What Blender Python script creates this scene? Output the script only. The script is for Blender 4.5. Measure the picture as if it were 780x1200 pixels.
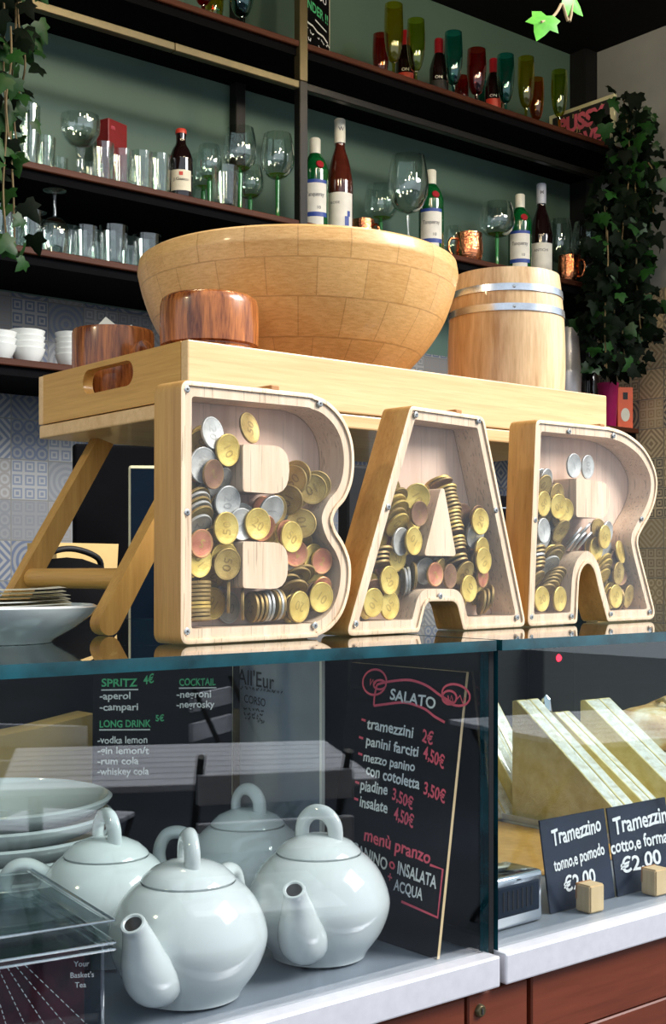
import bpy, bmesh, math, random
import numpy as np
from mathutils import Vector, Matrix, Euler

for o in list(bpy.data.objects):
    bpy.data.objects.remove(o)
SC = bpy.context.scene
COL = SC.collection
random.seed(7)

# ------------------------------------------------------------------ camera
F = 1506.0; UX = 390.0; VY = 668.0; YAW = math.radians(39.45); CAMZ = 1.30
cam_data = bpy.data.cameras.new('camera')
cam = bpy.data.objects.new('camera', cam_data); COL.objects.link(cam)
cam.location = (0, 0, CAMZ)
cam.rotation_euler = (math.pi / 2, 0, -YAW)
cam_data.sensor_fit = 'VERTICAL'; cam_data.sensor_height = 24.0
cam_data.lens = 24.0 * F / 1200.0
cam_data.shift_y = (VY - 600.0) / 1200.0
cam_data.clip_start = 0.02; cam_data.clip_end = 200
SC.camera = cam

# ------------------------------------------------------------------ world, light, exposure
SC.view_settings.view_transform = 'Standard'
SC.view_settings.look = 'None'
SC.view_settings.gamma = 1.0
SC.view_settings.use_curve_mapping = False
SC.view_settings.exposure = 0.0
SC.cycles.transparent_max_bounces = 40
SC.cycles.max_bounces = 10
SC.cycles.caustics_reflective = False
SC.cycles.caustics_refractive = False
w = bpy.data.worlds.new('sky'); SC.world = w; w.use_nodes = True
wb = w.node_tree.nodes['Background']
wb.inputs['Color'].default_value = (0.80, 0.90, 1.0, 1); wb.inputs['Strength'].default_value = 1.15

def area(name, loc, target, size, energy, color=(1, 1, 1), size_y=None):
    l = bpy.data.lights.new(name, 'AREA'); l.energy = energy; l.size = size; l.color = color
    if size_y: l.shape = 'RECTANGLE'; l.size_y = size_y
    o = bpy.data.objects.new(name, l); COL.objects.link(o); o.location = loc
    d = Vector(target) - Vector(loc)
    o.rotation_euler = d.to_track_quat('-Z', 'Y').to_euler()
    return o
def point(name, loc, energy, color, r=0.06):
    l = bpy.data.lights.new(name, 'POINT'); l.energy = energy; l.color = color; l.shadow_soft_size = r
    o = bpy.data.objects.new(name, l); COL.objects.link(o); o.location = loc
    return o
area('daylight_street', (3.7, -2.4, 4.8), (0.75, 0.8, 1.35), 2.4, 640, (1.0, 0.98, 0.95))
WARM = (1.0, 0.80, 0.50)
for i, (x, y, z, e) in enumerate([(-0.9, 0.9, 2.3, 24), (0.9, 1.7, 2.9, 11), (1.7, 1.6, 2.9, 11), (2.6, 1.6, 2.9, 11), (1.35, 1.25, 2.9, 10), (2.1, 1.2, 2.9, 10)]):  # first is an added warm fill at the left, the rest are ceiling lamps
    point('warm_fill_and_spot', (x, y, z), e, WARM)

# ------------------------------------------------------------------ pixel -> place
CD = Vector((math.sin(YAW), math.cos(YAW), 0)); CR = Vector((math.cos(YAW), -math.sin(YAW), 0))
def ray(u, v): return CD + CR * ((u - UX) / F) - Vector((0, 0, (v - VY) / F))
def atY(u, v, Y):
    d = ray(u, v); return Vector((0, 0, CAMZ)) + d * (Y / d.y)
def atX(u, v, X):
    d = ray(u, v); return Vector((0, 0, CAMZ)) + d * (X / d.x)
def xat(u, Y): return atY(u, VY, Y).x

# ------------------------------------------------------------------ materials
class NT:
    def __init__(s, name):
        s.m = bpy.data.materials.new(name); s.m.use_nodes = True
        s.t = s.m.node_tree; s.t.nodes.clear()
        s.out = s.t.nodes.new('ShaderNodeOutputMaterial')
    def n(s, typ, **kw):
        nd = s.t.nodes.new('ShaderNode' + typ)
        for k, v in kw.items(): setattr(nd, k, v)
        return nd
    def l(s, a, b): s.t.links.new(a, b)
    def math(s, op, a, b=None, clamp=False):
        nd = s.n('Math', operation=op); nd.use_clamp = clamp
        for i, x in enumerate((a, b)):
            if x is None: continue
            if isinstance(x, (int, float)): nd.inputs[i].default_value = x
            else: s.l(x, nd.inputs[i])
        return nd.outputs[0]
    def ramp(s, fac, stops, interp='LINEAR'):
        r = s.n('ValToRGB'); r.color_ramp.interpolation = interp
        e = r.color_ramp.elements
        while len(e) < len(stops): e.new(0.5)
        for el, (p, c) in zip(e, stops): el.position = p; el.color = (*c, 1)
        s.l(fac, r.inputs[0]); return r.outputs[0]
    def mix(s, fac, a, b, mode='MIX'):
        nd = s.n('Mix', data_type='RGBA', blend_type=mode)
        if isinstance(fac, (int, float)): nd.inputs[0].default_value = fac
        else: s.l(fac, nd.inputs[0])
        for i, x in ((6, a), (7, b)):
            if isinstance(x, tuple): nd.inputs[i].default_value = (*x, 1)
            else: s.l(x, nd.inputs[i])
        return nd.outputs[2]
    def coord(s, scale=(1, 1, 1), kind='Object', rot=(0, 0, 0)):
        tc = s.n('TexCoord'); mp = s.n('Mapping')
        mp.inputs['Scale'].default_value = scale; mp.inputs['Rotation'].default_value = rot
        s.l(tc.outputs[kind], mp.inputs[0]); return mp.outputs[0]
    def noise(s, vec, scale, detail=4, rough=0.55, dist=0.0):
        nd = s.n('TexNoise'); nd.inputs['Scale'].default_value = scale; nd.inputs['Detail'].default_value = detail
        nd.inputs['Roughness'].default_value = rough; nd.inputs['Distortion'].default_value = dist
        s.l(vec, nd.inputs['Vector']); return nd.outputs[0]
    def bsdf(s, color, rough=0.5, metal=0.0, spec=0.5, bump=None, bstr=0.2, bdist=0.001, coat=0.0):
        p = s.n('BsdfPrincipled')
        if isinstance(color, tuple): p.inputs['Base Color'].default_value = (*color, 1)
        else: s.l(color, p.inputs['Base Color'])
        if isinstance(rough, (int, float)): p.inputs['Roughness'].default_value = rough
        else: s.l(rough, p.inputs['Roughness'])
        p.inputs['Metallic'].default_value = metal
        p.inputs['Specular IOR Level'].default_value = spec
        p.inputs['Coat Weight'].default_value = coat; p.inputs['Coat Roughness'].default_value = 0.08
        if bump is not None:
            b = s.n('Bump'); b.inputs['Strength'].default_value = bstr; b.inputs['Distance'].default_value = bdist
            s.l(bump, b.inputs['Height']); s.l(b.outputs[0], p.inputs['Normal'])
        s.l(p.outputs[0], s.out.inputs[0]); return p

def plain(name, color, rough=0.5, metal=0.0, spec=0.5, mottle=0.06, scale=30, coat=0.0, bstr=0.0):
    t = NT(name); v = t.coord()
    nz = t.noise(v, scale)
    c2 = tuple(max(0, c * (1 - mottle * 2)) for c in color); c1 = tuple(min(1, c * (1 + mottle)) for c in color)
    t.bsdf(t.ramp(nz, [(0.3, c2), (0.7, c1)]), rough, metal, spec, bump=nz if bstr else None, bstr=bstr, coat=coat)
    return t.m
def wood(name, dark, light, axis='X', rough=0.45, freq=60, stretch=14, fleck=0.0, coat=0.0, contrast=(0.32, 0.68), spec=0.4):
    t = NT(name)
    sc = {'X': (1.0 / stretch, 1, 1), 'Y': (1, 1.0 / stretch, 1), 'Z': (1, 1, 1.0 / stretch)}[axis]
    v = t.coord(sc)
    a = t.noise(v, freq, 5, 0.6, 0.6); b = t.noise(v, freq * 5, 3, 0.6)
    c = t.noise(t.coord(sc), freq * 0.2, 2, 0.5)
    mixv = t.math('ADD', t.math('MULTIPLY', a, 0.5), t.math('ADD', t.math('MULTIPLY', b, 0.25), t.math('MULTIPLY', c, 0.25)))
    col = t.ramp(mixv, [(contrast[0], dark), (contrast[1], light)])
    if fleck > 0:
        sc2 = tuple(x if x == 1 else x * 0.5 for x in sc)
        f = t.noise(t.coord(sc2), freq * 9, 1, 0.3)
        fk = t.math('MULTIPLY', t.math('GREATER_THAN', f, 0.66), fleck)
        col = t.mix(fk, col, tuple(x * 0.45 for x in dark))
    t.bsdf(col, rough, 0, spec, bump=b, bstr=0.12, bdist=0.0005, coat=coat)
    return t.m
def schlick(t, f0=0.04, boost=1.0, power=5):
    lw = t.n('LayerWeight'); lw.inputs['Blend'].default_value = 0.5
    p = t.math('POWER', lw.outputs['Facing'], power)
    return t.math('ADD', t.math('MULTIPLY', p, (1 - f0) * boost), f0, clamp=True)
def glass(name, tint=(1, 1, 1), f0=0.04, rough=0.0, power=5, gloss=(1, 1, 1), boost=1.0):
    t = NT(name)
    tr = t.n('BsdfTransparent'); tr.inputs[0].default_value = (*tint, 1)
    gl = t.n('BsdfGlossy'); gl.inputs['Roughness'].default_value = rough; gl.inputs[0].default_value = (*gloss, 1)
    mx = t.n('MixShader'); t.l(schlick(t, f0, boost, power), mx.inputs[0]); t.l(tr.outputs[0], mx.inputs[1]); t.l(gl.outputs[0], mx.inputs[2])
    t.l(mx.outputs[0], t.out.inputs[0]); return t.m
def emit(name, color, strength):
    t = NT(name); e = t.n('Emission'); e.inputs[0].default_value = (*color, 1); e.inputs[1].default_value = strength
    t.l(e.outputs[0], t.out.inputs[0]); return t.m

M = {}
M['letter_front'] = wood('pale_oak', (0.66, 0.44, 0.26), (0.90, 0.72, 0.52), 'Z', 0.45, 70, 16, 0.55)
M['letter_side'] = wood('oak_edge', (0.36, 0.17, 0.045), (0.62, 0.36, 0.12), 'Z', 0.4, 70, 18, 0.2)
M['letter_back'] = wood('pale_back_board', (0.62, 0.42, 0.30), (0.84, 0.64, 0.50), 'Z', 0.5, 45, 14, 0.25)
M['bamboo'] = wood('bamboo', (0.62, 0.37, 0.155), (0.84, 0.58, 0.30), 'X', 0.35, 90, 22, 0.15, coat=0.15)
M['bamboo_y'] = wood('bamboo_side_shaded', (0.46, 0.22, 0.045), (0.70, 0.40, 0.115), 'Y', 0.35, 90, 22, 0.15, coat=0.15)  # tray ends darker and yellower than the front: shading put into the colour
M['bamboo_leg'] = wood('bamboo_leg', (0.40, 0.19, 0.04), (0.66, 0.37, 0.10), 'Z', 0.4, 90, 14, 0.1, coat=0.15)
M['barrel'] = wood('barrel_oak', (0.44, 0.24, 0.09), (0.84, 0.60, 0.34), 'Z', 0.4, 55, 10, 0.1, coat=0.2, contrast=(0.36, 0.62))
M['redwood'] = wood('red_brown_wood', (0.10, 0.020, 0.006), (0.54, 0.18, 0.045), 'Z', 0.25, 110, 12, 0.3, coat=0.4, contrast=(0.40, 0.60))
M['panel'] = wood('mahogany_panel', (0.075, 0.014, 0.007), (0.175, 0.042, 0.018), 'X', 0.35, 26, 9, 0.12, coat=0.2)
M['shelfwood'] = wood('shelf_walnut', (0.035, 0.011, 0.006), (0.10, 0.030, 0.014), 'X', 0.5, 40, 12, spec=0.15)
M['pinewood'] = wood('pale_pine', (0.62, 0.42, 0.20), (0.82, 0.62, 0.36), 'Z', 0.5, 60, 8)
M['slatwood'] = wood('weathered_slats', (0.40, 0.42, 0.48), (0.74, 0.76, 0.82), 'X', 0.6, 40, 14)
M['black'] = plain('black_paint', (0.010, 0.010, 0.011), 0.5, 0, 0.2)
M['matteblack'] = plain('matte_black', (0.004, 0.004, 0.005), 0.85, 0, 0.05)
M['blackmetal'] = plain('black_metal', (0.014, 0.013, 0.012), 0.35, 0.6)
M['brass_lit_metal'] = plain('bronzed_lit_metal', (0.11, 0.088, 0.045), 0.38, 0.7)  # bronze for the lock; on beam and post it paints the lit stretch
M['steel'] = plain('brushed_steel', (0.74, 0.73, 0.78), 0.38, 0.45, 0.5, 0.03, 120)
M['chrome'] = plain('chrome', (0.75, 0.78, 0.82), 0.12, 1.0)
M['case_floor'] = plain('grey_case_floor', (0.22, 0.25, 0.29), 0.35, 0.0, 0.5, 0.08, 12)
M['white'] = plain('white_ceramic', (0.80, 0.83, 0.82), 0.12, 0, 0.5, 0.02, 10, 0.4)
M['teapot'] = plain('glazed_ceramic', (0.63, 0.665, 0.655), 0.10, 0, 0.5, 0.03, 14, 0.5)
M['hole'] = plain('spout_hole', (0.015, 0.012, 0.010), 0.8)
M['screw'] = plain('screw_steel', (0.55, 0.54, 0.52), 0.25, 1.0)
M['screw_dark'] = plain('screw_recess', (0.03, 0.03, 0.03), 0.6)
M['slot'] = plain('slot_wood', (0.42, 0.19, 0.06), 0.6)
M['hoop'] = plain('galvanised_hoop', (0.60, 0.64, 0.70), 0.25, 0.9, 0.5, 0.1, 60)
M['pane'] = glass('case_glass', (0.95, 0.965, 0.97), 0.055)
M['acrylic'] = glass('acrylic', (0.98, 0.98, 0.985), 0.022)
M['slab'] = glass('slab_glass', (0.86, 0.94, 0.93), 0.05)
M['glass_edge'] = plain('glass_edge_teal', (0.006, 0.060, 0.078), 0.08, 0, 0.6, 0.35, 25, 0.5)
M['glass'] = glass('drinking_glass', (0.90, 0.94, 0.92), 0.085, 0.0, 2.6)
M['glass_green'] = glass('green_stem_glass', (0.10, 0.55, 0.12), 0.06, 0.0, 3)
M['stem_green'] = plain('green_stem', (0.025, 0.22, 0.045), 0.08, 0, 0.6, 0.1, 30, 0.5)
M['glass_lime'] = glass('lime_bowl_base', (0.75, 0.95, 0.35), 0.05, 0.0, 3)
for k, c in dict(red=(0.75, 0.06, 0.03), yellow=(0.80, 0.68, 0.04), lime=(0.62, 0.70, 0.06), teal=(0.05, 0.55, 0.52), orange=(0.85, 0.30, 0.03)).items():
    M['flute_' + k] = glass('tinted_glass_' + k, tuple(q ** .55 for q in c), 0.06, 0.0, 3)
M['bottle_green'] = plain('green_bottle_glass', (0.004, 0.09, 0.022), 0.06, 0, 0.6, 0.2, 20, 0.5)
M['bottle_dark'] = plain('dark_bottle_glass', (0.010, 0.004, 0.004), 0.06, 0, 0.6, 0.2, 20, 0.5)
M['bottle_rose'] = plain('rose_wine_glass', (0.075, 0.014, 0.008), 0.06, 0, 0.6, 0.2, 20, 0.5)
M['label_white'] = plain('label_paper', (0.78, 0.76, 0.70), 0.6)
M['label_cream'] = plain('label_cream', (0.75, 0.70, 0.55), 0.6)
M['label_blue'] = plain('label_blue', (0.02, 0.06, 0.32), 0.5)
M['ink'] = plain('black_ink', (0.02, 0.02, 0.02), 0.7)
M['ink_grey'] = plain('grey_ink', (0.16, 0.16, 0.18), 0.7)
M['cap_red'] = plain('red_cap', (0.55, 0.05, 0.03), 0.35)
M['seal_red'] = plain('red_seal', (0.35, 0.01, 0.02), 0.35)
M['cap_white'] = plain('white_cap', (0.80, 0.78, 0.68), 0.4)
M['cap_grey'] = plain('grey_foil', (0.50, 0.53, 0.62), 0.35)
M['redbox'] = plain('red_box', (0.22, 0.008, 0.010), 0.4)
M['chalkboard'] = plain('chalkboard', (0.004, 0.004, 0.005), 0.6, 0, 0.08, 0.3, 20)
M['slate'] = plain('price_card_slate', (0.012, 0.020, 0.040), 0.45, 0, 0.4, 0.2, 20)
M['chalk_white'] = plain('chalk_white', (0.78, 0.80, 0.80), 0.9, 0, 0, 0.05, 300)
M['chalk_pink'] = plain('chalk_pink', (0.80, 0.13, 0.18), 0.9, 0, 0, 0.05, 300)
M['chalk_green'] = plain('chalk_green', (0.10, 0.52, 0.24), 0.9, 0, 0, 0.1, 300)
M['grey_sheet'] = plain('grey_brochure', (0.30, 0.34, 0.40), 0.25, 0, 0.5)
M['paper'] = plain('paper', (0.93, 0.90, 0.76), 0.8)
M['kraft'] = plain('kraft_paper', (0.62, 0.42, 0.17), 0.7, 0, 0.3, 0.08, 14)
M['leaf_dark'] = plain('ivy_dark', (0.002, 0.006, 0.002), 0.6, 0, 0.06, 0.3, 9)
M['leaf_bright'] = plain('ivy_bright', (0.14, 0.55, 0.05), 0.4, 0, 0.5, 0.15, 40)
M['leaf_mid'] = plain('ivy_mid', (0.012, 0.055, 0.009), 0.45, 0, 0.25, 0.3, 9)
M['vine'] = plain('vine_stem', (0.14, 0.10, 0.04), 0.7)
M['vine_pale'] = plain('vine_pale', (0.45, 0.33, 0.18), 0.7)
M['magenta'] = plain('magenta_plastic', (0.38, 0.008, 0.10), 0.35)
M['orangebox'] = plain('orange_carton', (0.75, 0.10, 0.02), 0.5)
M['gold_print'] = plain('gold_print', (0.65, 0.45, 0.15), 0.4)
M['blueglow'] = plain('dark_blue_screen', (0.003, 0.010, 0.022), 0.5, 0, 0.1)
M['frame_pale'] = plain('frame_pale', (0.72, 0.68, 0.45), 0.5)
M['poster_black'] = plain('poster_black', (0.02, 0.018, 0.02), 0.6)
M['poster_pink'] = plain('poster_pink', (0.75, 0.14, 0.22), 0.6)
M['poster_gold'] = plain('poster_gold', (0.55, 0.42, 0.18), 0.6)
M['red_glow'] = emit('red_glow_dot', (1.0, 0.03, 0.06), 4.0)
M['plaster'] = plain('grey_plaster', (0.30, 0.31, 0.30), 0.9, 0, 0.2, 0.1, 3)
M['greenwall'] = plain('green_painted_panel', (0.10, 0.17, 0.138), 0.55, 0, 0.3, 0.06, 3)
M['floor'] = plain('floor_tiles', (0.20, 0.19, 0.18), 0.5)
M['ceiling'] = plain('dark_ceiling', (0.008, 0.008, 0.009), 0.9, 0, 0.1)
M['pavement'] = plain('street_paving', (0.032, 0.040, 0.058), 0.7, 0, 0.3, 0.25, 1.2)
M['clearplastic'] = glass('clear_plastic', (0.86, 0.92, 0.93), 0.02, 0.02, 4)
M['highlight_bead'] = glass('plastic_highlight_bead', (0.75, 0.82, 0.88), 0.38, 0.12, 3)  # extra reflective, so thin strips paint bright edge highlights
M['smokeplastic'] = glass('smoke_plastic', (0.32, 0.40, 0.50), 0.03, 0.05, 5)
M['teabag_green'] = plain('green_sachet', (0.07, 0.22, 0.03), 0.5, 0, 0.5, 0.5, 60)
M['teabag_red'] = plain('red_sachet', (0.30, 0.03, 0.03), 0.5, 0, 0.5, 0.3, 60)
M['rayline'] = plain('pale_print_line', (0.30, 0.31, 0.33), 0.6)

def bowl_mat():
    t = NT('bamboo_block_bowl')
    tc = t.n('TexCoord'); sx = t.n('SeparateXYZ'); t.l(tc.outputs['Object'], sx.inputs[0])
    ang = t.math('ARCTAN2', sx.outputs[1], sx.outputs[0])
    cb = t.n('CombineXYZ'); t.l(t.math('MULTIPLY', ang, 0.155), cb.inputs[0]); t.l(sx.outputs[2], cb.inputs[1])
    br = t.n('TexBrick'); t.l(cb.outputs[0], br.inputs['Vector'])
    br.inputs['Color1'].default_value = (0.74, 0.42, 0.15, 1); br.inputs['Color2'].default_value = (0.60, 0.31, 0.09, 1)
    br.inputs['Mortar'].default_value = (0.42, 0.20, 0.055, 1)
    br.inputs['Scale'].default_value = 1.0; br.inputs['Mortar Size'].default_value = 0.0006
    br.inputs['Brick Width'].default_value = 0.047; br.inputs['Row Height'].default_value = 0.031
    br.offset = 0.37; br.offset_frequency = 2
    nz = t.noise(t.coord((1, 1, 6)), 120, 4)
    nz2 = t.noise(t.coord(), 900, 1)
    col = t.mix(0.35, br.outputs[0], t.ramp(nz, [(0.35, (0.55, 0.28, 0.08)), (0.65, (0.88, 0.56, 0.24))]))
    col = t.mix(t.math('MULTIPLY', t.math('GREATER_THAN', nz2, 0.64), 0.25), col, (0.30, 0.14, 0.04))
    t.bsdf(col, 0.38, 0, 0.4, coat=0.15); return t.m
M['bowl'] = bowl_mat()
def copper_mat():
    t = NT('hammered_copper'); v = t.n('TexVoronoi'); v.inputs['Scale'].default_value = 190; t.l(t.coord(), v.inputs[0])
    t.bsdf((0.80, 0.30, 0.14), 0.18, 1.0, bump=v.outputs[0], bstr=0.35, bdist=0.003); return t.m
M['copper'] = copper_mat()
def film_mat():
    t = NT('bread_under_film'); v = t.coord((1, 1, 1)); nz = t.noise(v, 45, 5, 0.6); cr = t.noise(t.coord((3, 1, 1)), 60, 3, 0.7, 1.5)
    col = t.ramp(nz, [(0.3, (0.64, 0.49, 0.17)), (0.7, (0.85, 0.74, 0.40))])
    t.bsdf(col, 0.28, 0, 0.5, bump=cr, bstr=0.5, bdist=0.004, coat=0.6); return t.m
M['bread'] = film_mat()
def cut_mat():
    t = NT('crumpled_film_cut_face'); cr = t.noise(t.coord((1.6, 1, 1)), 150, 4, 0.7, 1.2)
    col = t.ramp(t.noise(t.coord((1, 2, 2)), 70, 3), [(0.3, (0.72, 0.66, 0.52)), (0.55, (0.94, 0.92, 0.86))])
    t.bsdf(col, 0.16, 0, 0.6, bump=cr, bstr=0.9, bdist=0.004, coat=1.0); return t.m
M['cutface'] = cut_mat()
M['filling'] = plain('ham_filling', (0.55, 0.25, 0.17), 0.4, 0, 0.5, 0.3, 90, 0.6)
def loaf_mat():
    t = NT('bread_crust'); nz = t.noise(t.coord(), 22, 5, 0.6)
    t.bsdf(t.ramp(nz, [(0.38, (0.42, 0.21, 0.06)), (0.5, (0.66, 0.45, 0.2)), (0.62, (0.80, 0.70, 0.52))]), 0.7, bump=nz, bstr=0.3, bdist=0.004); return t.m
M['crust'] = loaf_mat()
def coin_mat(name, c1, c2, rough=0.28):
    t = NT(name); v = t.coord(); nz = t.noise(v, 260, 3, 0.6); big = t.noise(v, 60, 3)
    rel = t.noise(v, 190, 2, 0.5, 2.0)
    t.bsdf(t.ramp(big, [(0.35, c2), (0.65, c1)]), t.math('ADD', t.math('MULTIPLY', nz, 0.2), rough), 0.6, 0.5, bump=t.noise(v, 520, 2, 0.5, 1.0), bstr=0.22, bdist=0.0008)
    return t.m
M['coin_gold'] = coin_mat('nordic_gold', (0.86, 0.66, 0.19), (0.64, 0.44, 0.09))
M['coin_dull'] = coin_mat('dull_gold', (0.55, 0.40, 0.13), (0.34, 0.22, 0.06), 0.4)
M['coin_copper'] = coin_mat('copper_coin', (0.72, 0.30, 0.17), (0.46, 0.15, 0.08), 0.3)
M['coin_brown'] = coin_mat('brown_coin', (0.30, 0.16, 0.09), (0.18, 0.09, 0.05), 0.4)
M['coin_relief_shade'] = coin_mat('shaded_gold_relief', (0.60, 0.43, 0.12), (0.44, 0.29, 0.07), 0.4)  # relief shading of numerals, rings and coin edges, put into a darker colour
M['coin_relief_shade_dark'] = coin_mat('shaded_dark_relief', (0.32, 0.22, 0.08), (0.22, 0.14, 0.045), 0.4)
M['coin_relief_shade_silver'] = coin_mat('shaded_silver_relief', (0.50, 0.50, 0.46), (0.36, 0.36, 0.34), 0.4)
M['coin_silver'] = coin_mat('silver_coin', (0.72, 0.72, 0.66), (0.48, 0.48, 0.44), 0.3)

def tile_mat(name, axis, cols, base):
    t = NT(name); tc = t.n('TexCoord'); sx = t.n('SeparateXYZ'); t.l(tc.outputs['Object'], sx.inputs[0])
    S = 0.098
    a = t.math('DIVIDE', sx.outputs[axis], S); b = t.math('DIVIDE', sx.outputs[2], S)
    fa = t.math('ABSOLUTE', t.math('SUBTRACT', t.math('FRACT', a), 0.5)); fb = t.math('ABSOLUTE', t.math('SUBTRACT', t.math('FRACT', b), 0.5))
    cb = t.n('CombineXYZ'); t.l(t.math('FLOOR', a), cb.inputs[0]); t.l(t.math('FLOOR', b), cb.inputs[1])
    wn = t.n('TexWhiteNoise', noise_dimensions='3D'); t.l(cb.outputs[0], wn.inputs['Vector'])
    r = wn.outputs['Value']; sc = t.n('SeparateColor'); t.l(wn.outputs['Color'], sc.inputs[0]); r2 = sc.outputs[1]
    # sub-cell (3x3 small motifs) coordinates
    ga = t.math('ABSOLUTE', t.math('SUBTRACT', t.math('FRACT', t.math('MULTIPLY', a, 3)), 0.5)); gb = t.math('ABSOLUTE', t.math('SUBTRACT', t.math('FRACT', t.math('MULTIPLY', b, 3)), 0.5))
    hyp = lambda x, y: t.math('SQRT', t.math('ADD', t.math('MULTIPLY', x, x), t.math('MULTIPLY', y, y)))
    p1 = t.math('SINE', t.math('MULTIPLY', hyp(fa, fb), 42))
    p2 = t.math('SINE', t.math('MULTIPLY', t.math('ADD', fa, fb), 32))
    p3 = t.math('SINE', t.math('MULTIPLY', t.math('MAXIMUM', ga, gb), 24))
    p4 = t.math('SINE', t.math('MULTIPLY', hyp(ga, gb), 18))
    def pick(lo, x): return t.math('MULTIPLY', t.math('GREATER_THAN', r, lo), x)
    s1 = t.math('GREATER_THAN', r, 0.25); s2 = t.math('GREATER_THAN', r, 0.5); s3 = t.math('GREATER_THAN', r, 0.75)
    def mixf(f, x, y): return t.math('ADD', t.math('MULTIPLY', t.math('SUBTRACT', 1.0, f), x), t.math('MULTIPLY', f, y))
    pat = mixf(s3, mixf(s2, mixf(s1, p1, p2), p3), p4)
    pat = t.math('ADD', t.math('MULTIPLY', pat, 1.2), 0.5, clamp=True)
    ink = t.ramp(r2, [(0.0, cols[0]), (0.3, cols[1]), (0.6, cols[2]), (0.85, cols[3])], 'CONSTANT')
    bs = t.ramp(t.noise(cb.outputs[0], 3.7, 0), [(0.4, base[0]), (0.6, base[1])])
    col = t.mix(t.math('MULTIPLY', pat, 0.85), bs, ink)
    grout = t.math('GREATER_THAN', t.math('MAXIMUM', fa, fb), 0.485)
    col = t.mix(grout, col, (0.16, 0.16, 0.15))
    t.bsdf(col, 0.35, 0, 0.4); return t.m
M['tiles_back'] = tile_mat('patterned_wall_tiles', 0, [(0.16, 0.17, 0.19), (0.07, 0.10, 0.18), (0.22, 0.20, 0.19), (0.12, 0.15, 0.22)], [(0.30, 0.30, 0.295), (0.20, 0.205, 0.215)])
M['tiles_right'] = tile_mat('patterned_beige_tiles', 1, [(0.26, 0.19, 0.12), (0.34, 0.26, 0.15), (0.07, 0.07, 0.08), (0.22, 0.20, 0.15)], [(0.62, 0.50, 0.32), (0.48, 0.41, 0.28)])

# ------------------------------------------------------------------ object helpers
def tag(o, label=None, cat=None, group=None, kind=None):
    if label: o['label'] = label
    if cat: o['category'] = cat
    if group: o['group'] = group
    if kind: o['kind'] = kind
    return o
def thing(name, label, cat, loc=(0, 0, 0), rz=0.0, group=None):
    o = bpy.data.objects.new(name, None); COL.objects.link(o)
    o.location = loc; o.rotation_euler = (0, 0, rz); o.empty_display_size = 0.02
    return tag(o, label, cat, group)
def obj(name, bm, mat, parent=None, smooth=True, angle=40, recalc=True):
    if recalc: bmesh.ops.recalc_face_normals(bm, faces=bm.faces)
    me = bpy.data.meshes.new(name); bm.to_mesh(me); bm.free()
    mats = mat if isinstance(mat, (list, tuple)) else [mat]
    for m in mats: me.materials.append(M[m] if isinstance(m, str) else m)
    if smooth and len(me.polygons):
        me.polygons.foreach_set('use_smooth', [True] * len(me.polygons))
        try: me.set_sharp_from_angle(angle=math.radians(angle))
        except Exception: pass
    o = bpy.data.objects.new(name, me); COL.objects.link(o)
    if parent: o.parent = parent
    return o
def copy_tree(o, parent=None):
    c = o.copy(); COL.objects.link(c)
    if parent is not None: c.parent = parent
    for ch in list(o.children): copy_tree(ch, c)
    return c
def box(bm, x0, x1, y0, y1, z0, z1, bev=0.0, seg=2, mi=0, mat=None):
    vs = [bm.verts.new(p) for p in ((x0, y0, z0), (x1, y0, z0), (x1, y1, z0), (x0, y1, z0), (x0, y0, z1), (x1, y0, z1), (x1, y1, z1), (x0, y1, z1))]
    fs = [bm.faces.new([vs[i] for i in q]) for q in ((0, 3, 2, 1), (4, 5, 6, 7), (0, 1, 5, 4), (1, 2, 6, 5), (2, 3, 7, 6), (3, 0, 4, 7))]
    for f in fs: f.material_index = mi
    allv = list(vs)
    if bev > 0:
        es = list({e for f in fs for e in f.edges})
        r = bmesh.ops.bevel(bm, geom=es, offset=bev, segments=seg, profile=0.5, affect='EDGES')
        allv = list({v for f in r['faces'] for v in f.verts} | {v for v in vs if v.is_valid})
    if mat is not None:
        bmesh.ops.transform(bm, matrix=mat, verts=[v for v in allv if v.is_valid])
    return fs
def lathe(bm, prof, seg=40, c=(0, 0, 0), mi=0, mat=None, close=False):
    rings = []
    for r, z in prof:
        if r < 1e-6: rings.append([bm.verts.new((c[0], c[1], c[2] + z))])
        else: rings.append([bm.verts.new((c[0] + r * math.cos(2 * math.pi * i / seg), c[1] + r * math.sin(2 * math.pi * i / seg), c[2] + z)) for i in range(seg)])
    prs = list(zip(rings, rings[1:]))
    if close: prs.append((rings[-1], rings[0]))
    for a, b in prs:
        for i in range(seg):
            j = (i + 1) % seg
            q = [a[i % len(a)], a[j % len(a)], b[j % len(b)], b[i % len(b)]]
            q = [v for k, v in enumerate(q) if v not in q[:k]]
            if len(q) >= 3:
                f = bm.faces.new(q); f.material_index = mi
    if mat is not None: bmesh.ops.transform(bm, matrix=mat, verts=[v for r in rings for v in r])
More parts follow.
